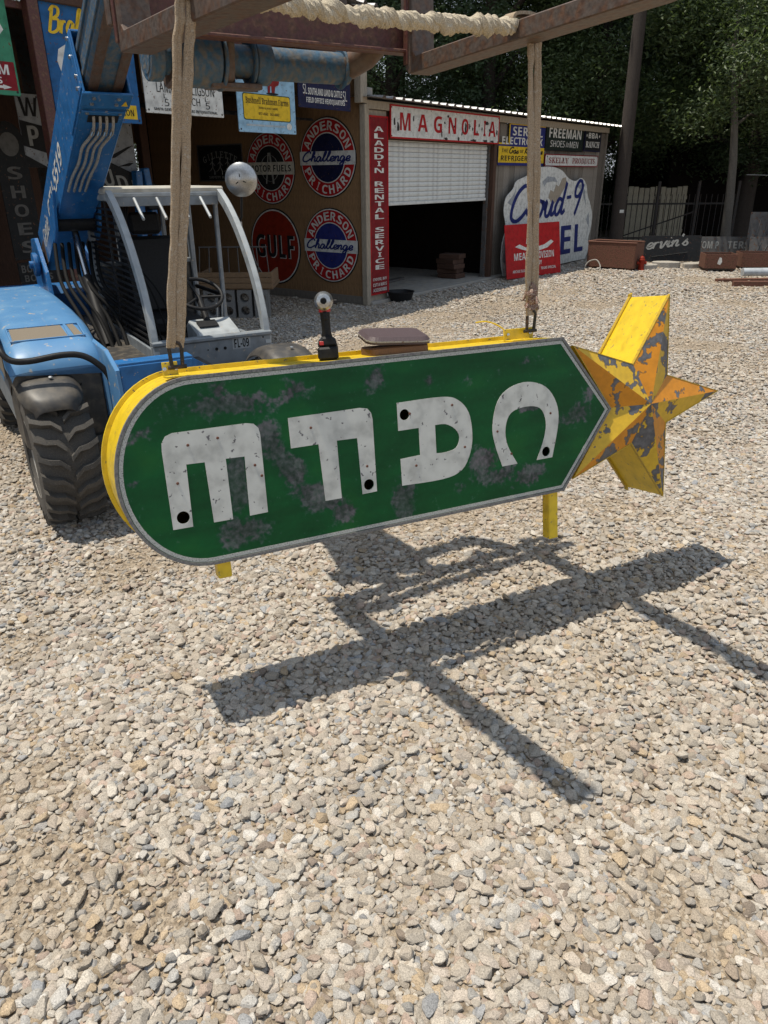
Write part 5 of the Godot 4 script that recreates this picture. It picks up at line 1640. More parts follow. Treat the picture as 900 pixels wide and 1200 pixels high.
	for q in [[4.12, .02], [4.02, .30], [4.06, .62], [4.20, .92], [4.12, 1.20], [4.20, 1.45], [4.48, 1.60], [4.62, 1.74], [5.0, 1.82], [5.32, 1.90], [5.62, 1.985], [6.2, 2.0], [6.7, 1.93], [7.05, 1.78], [7.42, 1.72], [7.75, 1.78], [8.02, 1.66], [8.14, 1.42], [8.32, 1.22], [8.46, .98], [8.42, .70], [8.30, .48], [8.34, .24], [8.16, .03]]:
		cl.append(Vector2(q[0] - 4.0, q[1]))
	var cp := PackedVector2Array()
	for q in curve(cl, 4): cp.append(q)
	var c9 := board("cloud_sign", "big cloud-shaped white sign reading Cloud-9 FUEL leaning on the shed boards", shed_xf(4.0, .02, .20) * Transform3D(Basis(Vector3.RIGHT, -.055), Vector3.ZERO), 0, 0, M.e_white, null, cp)
	var bl := MB.new()
	script(bl, "Cloud-9", .28, 1.00, 3.75, .62, .11, .004, .35, .10)
	part(c9, "brush_lettering", bl, M.ink_blue)
	lettering(c9, M.ink_blue, [["F", "sans-bold", 1.30, .22, 1.80, .80], ["U", "sans-bold", 2.0, .22, 2.55, .80], ["E", "sans-bold", 2.74, .22, 3.28, .82], ["L", "sans-bold", 3.48, .22, 3.98, .82]])
	shape(c9, "bare_patch", [pts([2.05, 1.42, 2.3, 1.26, 2.62, 1.42, 2.95, 1.66, 2.90, 1.80, 2.72, 1.78, 2.55, 1.62, 2.42, 1.66, 2.3, 1.52, 2.15, 1.56])], M.post)
	for q in [[pts([1.75, 1.72, 2.0, 1.82, 2.35, 1.80, 2.5, 1.70, 2.25, 1.72, 1.95, 1.70, 1.85, 1.62])], [pts([.25, 1.36, .5, 1.50, .62, 1.64, .5, 1.36, .42, 1.30])], [pts([3.45, 1.62, 3.8, 1.66, 3.98, 1.50, 4.05, 1.2, 3.92, 1.36, 3.8, 1.52])], [pts([.08, .3, .16, .62, .28, .88, .22, .55, .2, .25])], [pts([4.1, .9, 4.25, .75, 4.18, .5, 4.3, .8, 4.25, 1.05])]]:
		shape(c9, "painted_shading", q, M.e_grey)
	var rd := Transform3D(Basis(UP, -.205), Vector3.ZERO) * Transform3D(Basis(Vector3.RIGHT, -.14), Vector3.ZERO)
	var ms := board("meat_sign", "red enamel sign for a meat and provision company leaning low on the cloud sign", shed_xf(3.84, .02, .43) * rd, 1.72, .99, M.e_red, null, rect(0, 0, 1.72, .99))
	shape(ms, "emblem", [pts([.62, .62, .66, .80, .80, .88, 1.02, .88, 1.0, .74, .80, .74, .72, .64]), pts([.28, .58, .42, .62, .62, .55, .8, .60, .96, .55, 1.2, .58, 1.42, .66, 1.5, .62, 1.3, .52, 1.05, .48, .86, .42, .7, .48, .5, .52])], M.ink_white)
	lettering(ms, M.ink_white, [["MEAT", "sans-bold", .24, .33, .68, .46], ["AND", "sans", .72, .34, .82, .40], ["PROVISION", "sans-bold", .86, .33, 1.50, .46], ["COMPANY", "sans-bold", .62, .21, 1.10, .29], ["ARCHIE SLOAN", "sans-bold", .18, .10, .64, .15], ["DALLAS", "sans-bold", .70, .04, 1.0, .10], ["TEXAS SPECIAL", "sans-bold", 1.06, .11, 1.56, .16]])
	lettering(ms, M.ink_red, [["TEXAS", "sans-bold", .68, .775, .98, .855, .15]])
	# --- on the plywood wall
	disc_sign("round red, white and navy sign with a Challenge band, upper one on the plywood", .70, 2.115, .56, M.e_navy, M.e_white, "Challenge", true, M.e_red)
	disc_sign("round red, white and blue sign with a Challenge band and dotted rim, below its twin", .69, .855, .56, M.e_blue, M.e_white, "Challenge", true, M.e_red, true)
	disc_sign("round red and black sign with a MOTOR FUELS band above the orange disc", 1.92, 1.985, .54, M.e_black, M.e_cream, "MOTOR FUELS", false, M.e_red)
	var gf := thing("round_sign", "round orange-red sign with big black letters GULF on the plywood", "sign", side_xf(1.92, .79, .045), "round oil company signs on the plywood wall")
	part(gf, "panel", MB.new().prism(ell(0, 0, .575, .60, 48), -.012, 0, Transform3D.IDENTITY, .003), M.e_black)
	shape(gf, "outer_line", [ell(0, 0, .555, .58, 48)], M.ink_white, .0015)
	shape(gf, "field", [ell(0, 0, .535, .56, 48)], M.e_orange, .003)
	var g1 := MB.new()
	write(g1, "GULF", "sans-bold", -.44, -.17, .44, .19, .0045)
	part(gf, "letter_outline", g1, M.ink_white, at(.012, -.010, 0))
	var g2 := MB.new()
	write(g2, "GULF", "sans-bold", -.44, -.17, .44, .19, .0060)
	part(gf, "lettering", g2, M.ink_black)
	var gi := board("razor_sign", "black enamel sign reading GILLETTE deep inside the barn", side_xf(3.66, 1.80, .03), 1.1, .56, M.e_black, M.tin_dull)
	var ga := MB.new()
	write_arc(ga, "GILLETTE", "serif-bold", Vector2(.55, -.55), .96, .10, deg_to_rad(113), deg_to_rad(67), .0035)
	part(gi, "lettering", ga, M.ink_grey)
	for k in 3:
		var mb := MB.new()
		var x := .36 + .19 * k
		for s in [[.0, .32, .0, .22], [.0, .30, .06, .24], [.0, .30, -.06, .26], [.0, .22, .05, .15], [.05, .15, .04, .10], [.0, .22, -.05, .17], [-.05, .17, -.10, .15]]:
			mb.beam(Vector3(x + s[0], s[1], .003), Vector3(x + s[2], s[3], .003), .022, .002)
		mb.prism(ell(x + .005, .345, .02, .022, 10), .002, .004)
		part(gi, "runner_figure", mb, M.ink_grey)
	lettering(gi, M.ink_grey, [["SAFETY RAZOR", "sans-bold", .25, .04, .85, .08]])
	# --- hung along the barn's eave
	var lamar := board("hanging_sign", "white ranch sign LAMAR SEELIGSON RANCH with a red bull, hung at the barn eave", shed_xf(-3.83, 2.495, .02), 1.10, .80, M.e_white)
	lettering(lamar, M.ink_black, [["LAMAR SEELIGSON", "sans", .16, .205, .97, .30], ["RANCH", "sans", .43, .10, .75, .175], ["L", "sans", .245, .150, .29, .195], ["5", "sans", .25, .075, .31, .142], ["L", "sans", .825, .150, .87, .195], ["5", "sans", .83, .075, .89, .142], ["SANTA GERTRUDIS BREEDERS INTERNATIONAL", "sans-bold", .10, .028, 1.0, .056]])
	shape(lamar, "grass_patch", [ell(.46, .425, .42, .030, 28)], M.ink_green)
	shape(lamar, "bull_picture", [pts([.18, .43, .20, .56, .14, .70, .26, .76, .55, .75, .70, .74, .78, .66, .72, .60, .68, .56, .66, .43, .62, .43, .61, .54, .56, .55, .40, .54, .34, .53, .32, .43, .28, .43, .28, .54, .24, .54, .22, .43])], M.ink_brick, .0035)
	var bu := board("hanging_sign", "pale blue sign for Bushnell Brahman Farms with red cattle and a yellow panel", shed_xf(-2.50, 2.36, .02), 1.01, .86, M.e_sky)
	shape(bu, "yellow_panel_edge", [rect(.085, .135, .915, .425, .03)], M.ink_green, .002)
	shape(bu, "yellow_panel", [rect(.095, .145, .905, .415, .03)], M.ink_yellow, .004)
	var bl2 := MB.new()
	write(bl2, "Bushnell Brahman Farms", "serif-bold", .13, .315, .88, .385, .0052)
	write(bl2, "JOHN & JANE FARMS", "sans-bold", .34, .255, .68, .285, .0052)
	write(bl2, "817-4562   562-4882", "sans-bold", .34, .195, .70, .225, .0052)
	part(bu, "lettering", bl2, M.ink_black)
	lettering(bu, M.ink_white, [["AMERICAN BRAHMAN BREEDERS ASSOCIATION", "sans-bold", .12, .070, .80, .092]])
	shape(bu, "badge", [ell(.88, .085, .045, .038, 20)], M.ink_white)
	shape(bu, "cow_picture", [pts([.16, .45, .17, .58, .15, .68, .22, .74, .42, .75, .52, .72, .50, .66, .38, .62, .34, .58, .33, .45, .29, .45, .28, .56, .24, .56, .22, .45]), pts([.52, .44, .53, .60, .50, .70, .58, .78, .80, .76, .86, .70, .80, .66, .74, .60, .72, .54, .66, .52, .64, .44, .59, .44, .59, .52, .57, .52, .56, .44])], M.ink_brick, .0035)
	shape(bu, "hooves", [ell(.24, .448, .12, .012, 14), ell(.60, .438, .11, .012, 14)], M.ink_black, .005)
	var sl := board("hanging_sign", "dark navy POSTED sign of a land and cattle field office under the boom", shed_xf(-1.42, 2.685, .02), 1.07, .50, M.e_navy)
	lettering(sl, M.ink_white, [["SL", "sans", .09, .16, .17, .27], ["SOUTHLAND LAND & CATTLE", "sans-bold", .19, .155, .88, .235], ["SL", "sans", .90, .12, .99, .24], ["FIELD OFFICE HEADQUARTERS", "sans-bold", .15, .05, .94, .125]])
	lettering(sl, M.ink_red, [["POSTED", "sans-bold", .34, .30, .74, .375]])
	var br := board("hanging_sign", "deep blue sign with yellow brush lettering Brahman and a white bull behind the boom", shed_xf(-4.90, 2.38, .02), .99, 1.02, M.e_ranchblue)
	var bs := MB.new()
	script(bs, "Brahman", .05, .73, .74, .21, .032, .0035, .22, .02)
	part(br, "brush_lettering", bs, M.ink_yellow)
	shape(br, "bull_picture", [pts([.12, .22, .14, .36, .10, .50, .13, .60, .22, .65, .40, .65, .52, .72, .62, .66, .80, .62, .90, .52, .84, .44, .74, .46, .70, .22, .64, .22, .62, .38, .40, .38, .24, .36, .20, .22])], M.ink_white)
	shape(br, "yellow_panel", [rect(.05, .04, .94, .17)], M.ink_yellow)
	lettering(br, M.ink_black, [["BREEDERS ASSOCIATION", "sans-bold", .10, .07, .90, .13]])
	var gn := board("hanging_sign", "green and maroon farm sign with white cattle at the barn's near end", shed_xf(-6.35, 2.555, .02), 1.12, .98, M.e_green)
	shape(gn, "maroon_band", [rect(.02, .04, 1.10, .27)], M.e_maroon)
	lettering(gn, M.ink_white, [["CATTLE FARM", "sans-bold", .20, .165, 1.04, .245], ["2 MILES WINDS", "sans-bold", .20, .09, .96, .145]])
	shape(gn, "arrow", [pts([.70, .055, .96, .055, .96, .045, 1.04, .065, .96, .085, .96, .075, .70, .075])], M.ink_white, .004)
	shape(gn, "cattle_picture", [pts([.62, .34, .64, .50, .60, .58, .70, .66, .90, .66, 1.02, .60, 1.06, .52, 1.0, .46, .98, .34, .93, .34, .92, .46, .74, .46, .70, .34])], M.ink_white)
	# --- inside the barn
	var sh := board("shoe_shop_sign", "tall round-topped black sign reading SHOES in the barn's dark inside", shed_xf(-4.52, .93, -2.0), .40, 1.5, M.e_black, null, pts([0, 0, .40, 0, .40, 1.35, .36, 1.46, .28, 1.53, .20, 1.55, .12, 1.53, .04, 1.46, 0, 1.35]))
	for i in 5: lettering(sh, M.ink_dim, [["SHOES"[i], "sans-bold", .11, .92 - .21 * i, .29, 1.06 - .21 * i]])
	shape(sh, "shield", [ell(.20, 1.30, .12, .13, 18)], M.ink_dim)
	var bw := board("boot_sign", "black lettered board reading BOWLER BOOTS below the SHOES sign", shed_xf(-4.52, .64, -1.98), .52, .26, M.e_black)
	lettering(bw, M.ink_dim, [["BOWLER", "sans-bold", .04, .14, .48, .23], ["BOOTS", "sans-bold", .06, .03, .44, .11]])
	var wp := board("initial_sign", "white and black chequered board with letters W and P in the barn", shed_xf(-4.14, 1.98, -2.0), .30, .80, M.e_grey)
	shape(wp, "black_square", [pts([0, .24, .30, .16, .30, .46, 0, .52]), pts([.0, .0, .28, .0, .0, .14])], M.ink_black)
	lettering(wp, M.ink_black, [["W", "sans-bold", .03, .56, .27, .76]])
	lettering(wp, M.ink_grey, [["P", "sans-bold", .08, .24, .22, .46]])
	var jb := board("initial_sign", "small white board with a black letter J beside the red post", shed_xf(-3.72, 2.45, -2.0), .24, .30, M.e_grey)
	lettering(jb, M.ink_black, [["J", "sans-bold", .08, .04, .18, .27]])
	var wb := board("panel_board", "bare pale board with dark scuffs leaning in the barn behind the boom", shed_xf(-2.95, 1.55, -2.3), .62, 1.0, M.e_grey)
	shape(wb, "scuffs", [pts([.05, .55, .25, .60, .5, .70, .6, .72, .5, .67, .28, .56]), pts([.3, .45, .5, .5, .58, .5, .5, .46])], M.ink_black)
	var tu := board("pennant_sign", "black pennant board with white letters STUDE in the barn above the cab", shed_xf(-2.95, 1.45, -2.2), 0, 0, M.e_black, null, pts([-.5, .1, .9, .1, .9, .30, -.5, .85]))
	lettering(tu, M.ink_grey, [["S", "sans-bold", -.40, .42, -.26, .66, -.2], ["T", "sans-bold", -.20, .36, -.06, .60, -.2], ["U", "sans-bold", .0, .30, .16, .52, -.2], ["D", "sans-bold", .22, .24, .38, .44, -.2], ["E", "sans-bold", .46, .20, .60, .38, -.2]])
	# --- crate and blocks under the plywood wall
	var cr := thing("block_crate", "timber crate with wire sides standing on concrete blocks by the plywood wall", "crate", shed_xf(-2.36, 0, -1.20) * Transform3D(Basis(UP, -.93), Vector3.ZERO))
	for k in 3: part(cr, "plank", MB.new().box(Vector3(.52, .45 + .075 * k, .0), Vector3(1.06, .07, .03), .004), M.crate_wood)
	part(cr, "deck", MB.new().box(Vector3(.52, .42, -.40), Vector3(1.06, .04, .80), .004), M.crate_wood)
	for x in [.02, 1.02]: part(cr, "side_plank", MB.new().box(Vector3(x, .52, -.40), Vector3(.03, .2, .78), .004), M.crate_wood)
	for k in 8: part(cr, "wire_bar", MB.new().tube([Vector3(.03 + .14 * k, .62, .0), Vector3(.06 + .132 * k, .97, -.02)], .008, 6), M.tin_dull)
	part(cr, "top_rail", MB.new().tube([Vector3(.05, .97, -.02), Vector3(1.0, .97, -.02)], .011, 8), M.tin_dull)
	for k in 4:
		var cb := MB.new()
		cb.box(Vector3(0, .095, 0), Vector3(.38, .19, .03), .004)
		var blk := thing("concrete_block", "hollow grey concrete block lying under the wire-sided crate", "block", cr.transform * at(.16 + .24 * k, .0, -.16), "concrete blocks under the crate")
		var bm := MB.new()
		var hp := rect(0, 0, .20, .39, .006)
		plate(bm, hp, [[Vector2(.10, .105), .065], [Vector2(.10, .285), .065]], -.19, .0, Rect2(0, 0, 1, 1))
		for hole in [Vector2(.10, .105), Vector2(.10, .285)]:
			bm.lathe([Vector2(.065, -.19), Vector2(.065, 0)], 20, Transform3D(Basis(Vector3.RIGHT, PI / 2), Vector3(hole.x, hole.y, 0)))
		part(blk, "block_body", bm, M.block, at(-.10, 0.003, .19))
	# second blue machine parked deep in the barn, seen through the cab
	var lf := thing("mast_lift", "blue mast lift parked in the barn, seen through the empty cab", "lift", shed_xf(-2.55, 0, -2.2))
	part(lf, "base", MB.new().box(Vector3(.2, .2, 0), Vector3(.8, .28, .9), .04), M.blue)
	for k in 2: part(lf, "mast", MB.new().box(Vector3(.0 + .42 * k, 1.1, .05), Vector3(.10, 1.7, .12), .01, Transform3D(Basis(Vector3.BACK, .10 if k else -.05), Vector3.ZERO)), M.blue)
	part(lf, "cross_bar", MB.new().box(Vector3(.2, 1.2, .10), Vector3(.5, .07, .05), .01), M.black)
	part(lf, "control_box", MB.new().box(Vector3(.22, 1.55, .14), Vector3(.16, .22, .10), .015), M.black)
	for x in [-.12, .52]: part(lf, "wheel", MB.new().lathe([Vector2(0, -.04), Vector2(.11, -.04), Vector2(.125, -.02), Vector2(.125, .02), Vector2(.11, .04), Vector2(0, .04)], 20, Transform3D(Basis(Vector3.BACK, PI / 2), Vector3(x, .125, .4))), M.rubber)

# ---------------------------------------------------------------- yard beyond the shed
func build_yard() -> void:
	var I := Transform3D.IDENTITY
	# rusty trough
	var d := Vector3(5.17 - 4.55, 0, -16.19 + 17.15).normalized()
	var tx := Transform3D(Basis(Vector3(d.z, 0, -d.x) * -1.0 if false else Vector3(.80, 0, .60), UP, Vector3(-.60, 0, .80)), Vector3(4.45, 0, -16.95))
	var tr := thing("feed_trough", "rust-red steel trough at the shed's far corner in front of the pole", "trough", tx)
	for q in [[Vector3(.52, .30, .0), Vector3(1.04, .50, .012)], [Vector3(.52, .30, -.5), Vector3(1.04, .50, .012)], [Vector3(.0, .30, -.25), Vector3(.012, .50, .49)], [Vector3(1.04, .30, -.25), Vector3(.012, .50, .49)], [Vector3(.52, .06, -.25), Vector3(1.02, .012, .48)]]:
		part(tr, "plate", MB.new().box(q[0], q[1], .002), M.rusty)
	part(tr, "rim", MB.new().tube([Vector3(0, .555, 0), Vector3(1.04, .555, 0), Vector3(1.04, .555, -.5), Vector3(0, .555, -.5), Vector3(0, .555, 0)], .018, 8), M.rusty)
	for x in [.1, .94]: part(tr, "skid", MB.new().box(Vector3(x, .03, -.25), Vector3(.08, .06, .5), .004), M.rusty)
	var hp := []
	for q in curve([Vector3(.05, .02, .25), Vector3(.12, .16, .2), Vector3(.28, .2, .16), Vector3(.4, .06, .22), Vector3(.3, .02, .35)], 6): hp.append(tx * q)
	single("garden_hose", "yellowish hose looped on the gravel against the rusty trough", "hose", MB.new().tube(hp, .014, 8), M.hose)
	# hydrant
	var hy := thing("fire_hydrant", "small faded orange-red fire hydrant on the gravel by the black script sign", "hydrant", at(5.47, 0, -16.42))
	part(hy, "barrel", MB.new().lathe([Vector2(.0, 0), Vector2(.085, 0), Vector2(.085, .02), Vector2(.06, .03), Vector2(.055, .20), Vector2(.068, .205), Vector2(.068, .225), Vector2(.05, .235)], 18), M.e_orange)
	part(hy, "bonnet", MB.new().lathe([Vector2(.055, .234), Vector2(.052, .262), Vector2(.034, .288), Vector2(.014, .297), Vector2(.014, .315), Vector2(0, .315)], 18), M.e_orange)
	for a in [0.0, PI, PI / 2]:
		part(hy, "outlet", MB.new().lathe([Vector2(.028, .04), Vector2(.028, .078), Vector2(.034, .08), Vector2(.034, .098), Vector2(0, .10)], 12, Transform3D(Basis(UP, a) * Basis(Vector3.BACK, -PI / 2), Vector3(0, .16, 0))), M.e_orange)
	# stone slabs
	var sp := [[5.72, -16.75, .5, .10, .34, .1, "flat pale stone slab beside the hydrant"], [6.18, -16.95, .62, .13, .36, -.2, "flat pale stone slab between two other slabs"], [6.72, -16.85, .55, .11, .33, .45, "tilted pale stone slab beside the low rusty planter"]]
	for q in sp:
		var rng := RandomNumberGenerator.new()
		rng.seed = int(q[0] * 100)
		var poly := PackedVector2Array()
		for i in 9:
			var a := TAU * i / 9
			poly.append(Vector2(cos(a) * q[2] * .5 * rng.randf_range(.85, 1.1), sin(a) * q[4] * .5 * rng.randf_range(.85, 1.1)))
		single("stone_slab", q[6], "stone", MB.new().prism(poly, 0, q[3], Transform3D(Basis(UP, q[5]) * Basis(Vector3.RIGHT, -PI / 2), Vector3.ZERO), .012), M.stone, at(q[0], 0, q[1]), "stone slabs by the planter")
	# low planters
	for q in [[6.70, -16.15, .62, "low rust-brown steel planter with flaked white paint at the tree's foot"], [7.55, -16.35, 1.3, "long low rust-brown steel planter beside the rusty post"]]:
		var pn := thing("steel_planter", q[3], "planter", Transform3D(Basis(UP, -.15), Vector3(q[0], 0, q[1])))
		var w: float = q[2]
		for e in [[Vector3(w / 2, .21, 0), Vector3(w, .28, .01)], [Vector3(w / 2, .21, -.5), Vector3(w, .28, .01)], [Vector3(0, .21, -.25), Vector3(.01, .28, .49)], [Vector3(w, .21, -.25), Vector3(.01, .28, .49)]]: part(pn, "plate", MB.new().box(e[0], e[1], .002), M.rusty)
		part(pn, "soil", MB.new().box(Vector3(w / 2, .17, -.25), Vector3(w - .02, .26, .48), 0), M.bark)
		for x in [.06, w - .06]: part(pn, "foot", MB.new().box(Vector3(x, .035, -.25), Vector3(.06, .07, .44), .003), M.rusty)
		if w < 1.0: part(pn, "flaked_paint", MB.new().prism(pts([.24, .16, .30, .14, .33, .20, .31, .28, .27, .29, .25, .23]), .0055, .0066), M.ink_white)
	# pipe and beams
	single("plastic_pipe", "smooth grey plastic pipe lying in front of the planters", "pipe", MB.new().tube([Vector3(6.95, .13, -14.95), Vector3(9.4, .13, -15.0)], .075, 20), M.pvc)
	single("steel_beam", "rusty flat steel beam lying on blocks under the grey pipe", "beam", MB.new().beam(Vector3(6.3, .028, -14.55), Vector3(9.2, .028, -14.75), .12, .055, .004), M.rusty, I, "rusty beams on the gravel")
	single("steel_beam", "short rusty steel beam lying on the gravel nearest the yard's middle", "beam", MB.new().beam(Vector3(6.35, .045, -13.95), Vector3(9.0, .045, -13.75), .10, .09, .004), M.rusty, I, "rusty beams on the gravel")
	single("timber_length", "pale timber length lying beside the rusty beam", "timber", MB.new().beam(Vector3(6.95, .035, -13.72), Vector3(9.2, .035, -13.55), .09, .07, .004), M.post)
	# signs on the ground by the fence
	var mv := board("script_sign", "black sign with pale brush lettering ervin's on the ground behind the hydrant", Transform3D(Basis(UP, -.05) * Basis(Vector3.RIGHT, -.15), Vector3(5.95, .03, -18.0)), 1.35, .56, M.e_black)
	var ml := MB.new()
	script(ml, "ervin's", .10, .26, 1.05, .26, .045, .003, .3, .10)
	ml.beam(Vector3(.25, .10, .003), Vector3(1.05, .20, .003), .05, .002)
	part(mv, "brush_lettering", ml, M.ink_grey)
	var tm := board("tin_sign", "weathered grey tin sign with faded capitals leaning by the planter", Transform3D(Basis(UP, -.1) * Basis(Vector3.RIGHT, -.12), Vector3(7.35, .03, -18.4)), 1.25, .50, M.tin_dull)
	lettering(tm, M.ink_grey, [["TOM P", "sans-bold", .06, .24, .52, .40], ["TERS", "sans-bold", .72, .24, 1.2, .40]])
	for q in [[8.30, -17.9, .95, 1.05, .10, "dark weathered board with scrawled pale strokes leaning by the rusty post"], [8.25, -17.6, .75, .55, .2, "low weathered board with a pale arch leaning by the rusty post"]]:
		var wb := board("scrap_board", q[5], Transform3D(Basis(UP, -.2) * Basis(Vector3.RIGHT, -q[4]), Vector3(q[0], .03, q[1])), q[2], q[3], M.tin_dull)
		var sm := MB.new()
		for k in 4: sm.beam(Vector3(.12 + .16 * k, .12 + .05 * k, .002), Vector3(.24 + .17 * k, q[3] - .1, .002), .018, .002)
		part(wb, "scrawl", sm, M.ink_grey)
	var rp := MB.new()
	var rpp := []
	for q in curve([Vector3(0, 0, 0), Vector3(-.03, .4, 0), Vector3(.04, .8, 0), Vector3(.02, 1.15, 0), Vector3(.10, 1.45, .02)], 4): rpp.append(q)
	rp.tube(rpp, .11, 10)
	rp.tube([Vector3(.03, 1.1, 0), Vector3(.3, 1.35, .02), Vector3(.55, 1.36, .0)], [.08, .07, .04], 8)
	single("rusty_post", "bent rust-brown iron post with a stub arm at the yard's edge", "post", rp, M.rusty, at(8.85, 0, -17.3))
	# power pole
	var pole := thing("utility_pole", "tall dark wooden utility pole standing behind the rusty trough", "pole", at(5.78, 0, -19.5))
	part(pole, "shaft", MB.new().tube([Vector3(0, -.2, 0), Vector3(-.02, 3, 0), Vector3(-.05, 8.5, 0)], [.17, .15, .12], 16), M.bark)
	part(pole, "number_tag", MB.new().box(Vector3(.02, 1.05, .165), Vector3(.10, .07, .006), .001), M.ink_white)
	# iron fence with pale boards behind
	var fn := thing("iron_fence", "black iron fence with thin bars in front of pale boards", "fence", at(5.2, 0, -21.3))
	for k in 5: part(fn, "post", MB.new().box(Vector3(1.05 * k, .85, 0), Vector3(.07, 1.7, .07), .004), M.iron)
	for y in [.30, 1.15]: part(fn, "rail", MB.new().box(Vector3(2.1, y, 0), Vector3(4.2, .045, .03), .003), M.iron)
	for k in 28: part(fn, "bar", MB.new().box(Vector3(.15 * k + .08, .78, .012), Vector3(.014, 1.2, .014), 0), M.iron)
	part(fn, "brace", MB.new().beam(Vector3(1.1, .30, .03), Vector3(3.1, .95, .03), .03, .03), M.iron)
	var bf := thing("board_fence", "pale sunlit board fence glimpsed behind the iron fence", "fence", at(7.0, 0, -23.2))
	for k in 12: part(bf, "board", MB.new().box(Vector3(.155 * k, .78, .01 * sin(k * 2.2)), Vector3(.135, 1.5 + .05 * sin(k * 1.3), .022), .003), M.fence_board)
	for y in [.35, 1.25]: part(bf, "rail", MB.new().box(Vector3(.85, y, -.04), Vector3(1.9, .09, .04), 0), M.fence_board)
	var ds := thing("dark_outbuilding", "dark clapboard outbuilding under the trees", "outbuilding", at(8.5, 0, -24.0))
	part(ds, "wall", MB.new().box(Vector3(4.0, 1.4, -.1), Vector3(8.0, 2.8, .05)), M.shade_dark_board)  # shade under the trees is put into the board colour
	for k in 18: part(ds, "clapboard", MB.new().box(Vector3.ZERO, Vector3(8.0, .16, .02), 0, Transform3D(Basis(Vector3.RIGHT, .12), Vector3(4.0, .1 + .15 * k, -.06))), M.shade_dark_board)
	part(ds, "roof", MB.new().box(Vector3.ZERO, Vector3(8.6, .06, 4.4), .01, Transform3D(Basis(Vector3.RIGHT, -.22), Vector3(4.0, 3.2, -1.7))), M.tin_dull)
	part(ds, "side_wall", MB.new().box(Vector3(.02, 1.4, -2.0), Vector3(.05, 2.8, 3.8)), M.shade_dark_board)
	# a thin line of barbed wire between the trees
	single("wire_strand", "pale strand of wire strung between the trees at head height", "wire", MB.new().tube([Vector3(8.6, 1.84, -19.2), Vector3(10.0, 1.80, -19.25), Vector3(13.0, 1.86, -19.3)], .006, 5), M.alloy)

# ---------------------------------------------------------------- trees
func leaf_clump(sd: int, leaves: int, size: float) -> ArrayMesh:
	var rng := RandomNumberGenerator.new()
	rng.seed = sd
	var mb := MB.new()
	for i in leaves:
		var p := Vector3(rng.randfn(), rng.randfn() * .7, rng.randfn()) * .24
		var b := Basis.from_euler(Vector3(rng.randf_range(-1.0, 1.0), rng.randf() * TAU, rng.randf_range(-.9, .9)))
		var l := size * rng.randf_range(.7, 1.3)
		var w := l * .42
		var a := p + b * Vector3(-l / 2, 0, 0)
		var c := p + b * Vector3(l / 2, -.12 * l, 0)
		mb.tri(a, p + b * Vector3(0, .06 * l, w / 2), c)
		mb.tri(a, c, p + b * Vector3(.04 * l, .06 * l, -w / 2))
	return mb.mesh()

func tree(label: String, at0: Vector3, hgt: float, rad: float, base: float, clumps: int, lean: Vector3, m: Material, bark: Material, sd: int, trunk_r := .16, group := "trees at the back of the yard") -> void:
	var rng := RandomNumberGenerator.new()
	rng.seed = sd
	var t := thing("tree", label, "tree", Transform3D(Basis.IDENTITY, at0), group)
	var tr := MB.new()
	var pt := []
	var rr := []
	for i in 9:
		var u := i / 8.0
		pt.append(Vector3(0, -.15, 0) + lean * u + UP * (hgt * .8 * u) + Vector3(sin(u * 7.0 + sd), 0, cos(u * 5.0 + sd)) * .12 * u)
		rr.append(trunk_r * (1.25 - .95 * u) if i else trunk_r * 1.5)
	tr.tube(pt, rr, 10)
	var tips := []
	for k in 9:
		var u := lerpf(.30 if trunk_r > .15 else .58, .95, k / 8.0)
		var i := int(u * 8)
		var s: Vector3 = pt[i]
		var a := rng.randf() * TAU
		var reach := rad * rng.randf_range(.55, .95) * (1.1 - .5 * u)
		var e := s + Vector3(cos(a) * reach, rng.randf_range(.1, .5) * rad, sin(a) * reach)
		tr.tube([s, s.lerp(e, .5) + UP * .15, e], [rr[i] * .55, rr[i] * .32, .015], 7)
		tips.append(e)
	part(t, "trunk", tr, bark)
	# crown: clumps gathered in lumps round the limb ends, with gaps between
	var lumps := []
	for e in tips: lumps.append([e, rad * rng.randf_range(.28, .45)])
	for k in 9:
		var a := rng.randf() * TAU
		var r1 := rad * sqrt(rng.randf()) * .95
		lumps.append([lean * .6 + Vector3(cos(a) * r1, rng.randf_range(base, hgt), sin(a) * r1), rad * rng.randf_range(.25, .42)])
	var mm := MultiMesh.new()
	mm.transform_format = MultiMesh.TRANSFORM_3D
	mm.mesh = X.clump[sd % 3]
	var buf := PackedFloat32Array()
	for i in clumps:
		var lu: Array = lumps[rng.randi() % lumps.size()]
		var dv := Vector3(rng.randfn(), rng.randfn() * .75, rng.randfn())
		dv = dv.normalized() * pow(rng.randf(), .45) * float(lu[1]) * 1.25
		var p: Vector3 = lu[0] + dv
		if p.y < base: p.y = base + rng.randf() * .5
		var b := Basis.from_euler(Vector3(rng.randf_range(-.5, .5), rng.randf() * TAU, rng.randf_range(-.5, .5))).scaled(Vector3.ONE * rng.randf_range(.75, 1.25))
		buf.append_array(PackedFloat32Array([b.x.x, b.y.x, b.z.x, p.x, b.x.y, b.y.y, b.z.y, p.y, b.x.z, b.y.z, b.z.z, p.z]))
	mm.instance_count = clumps
	mm.buffer = buf
	var mi := MultiMeshInstance3D.new()
	mi.name = "crown"
	mi.set_meta("kind", "stuff")
	mi.multimesh = mm
	mi.material_override = m
	t.add_child(mi)

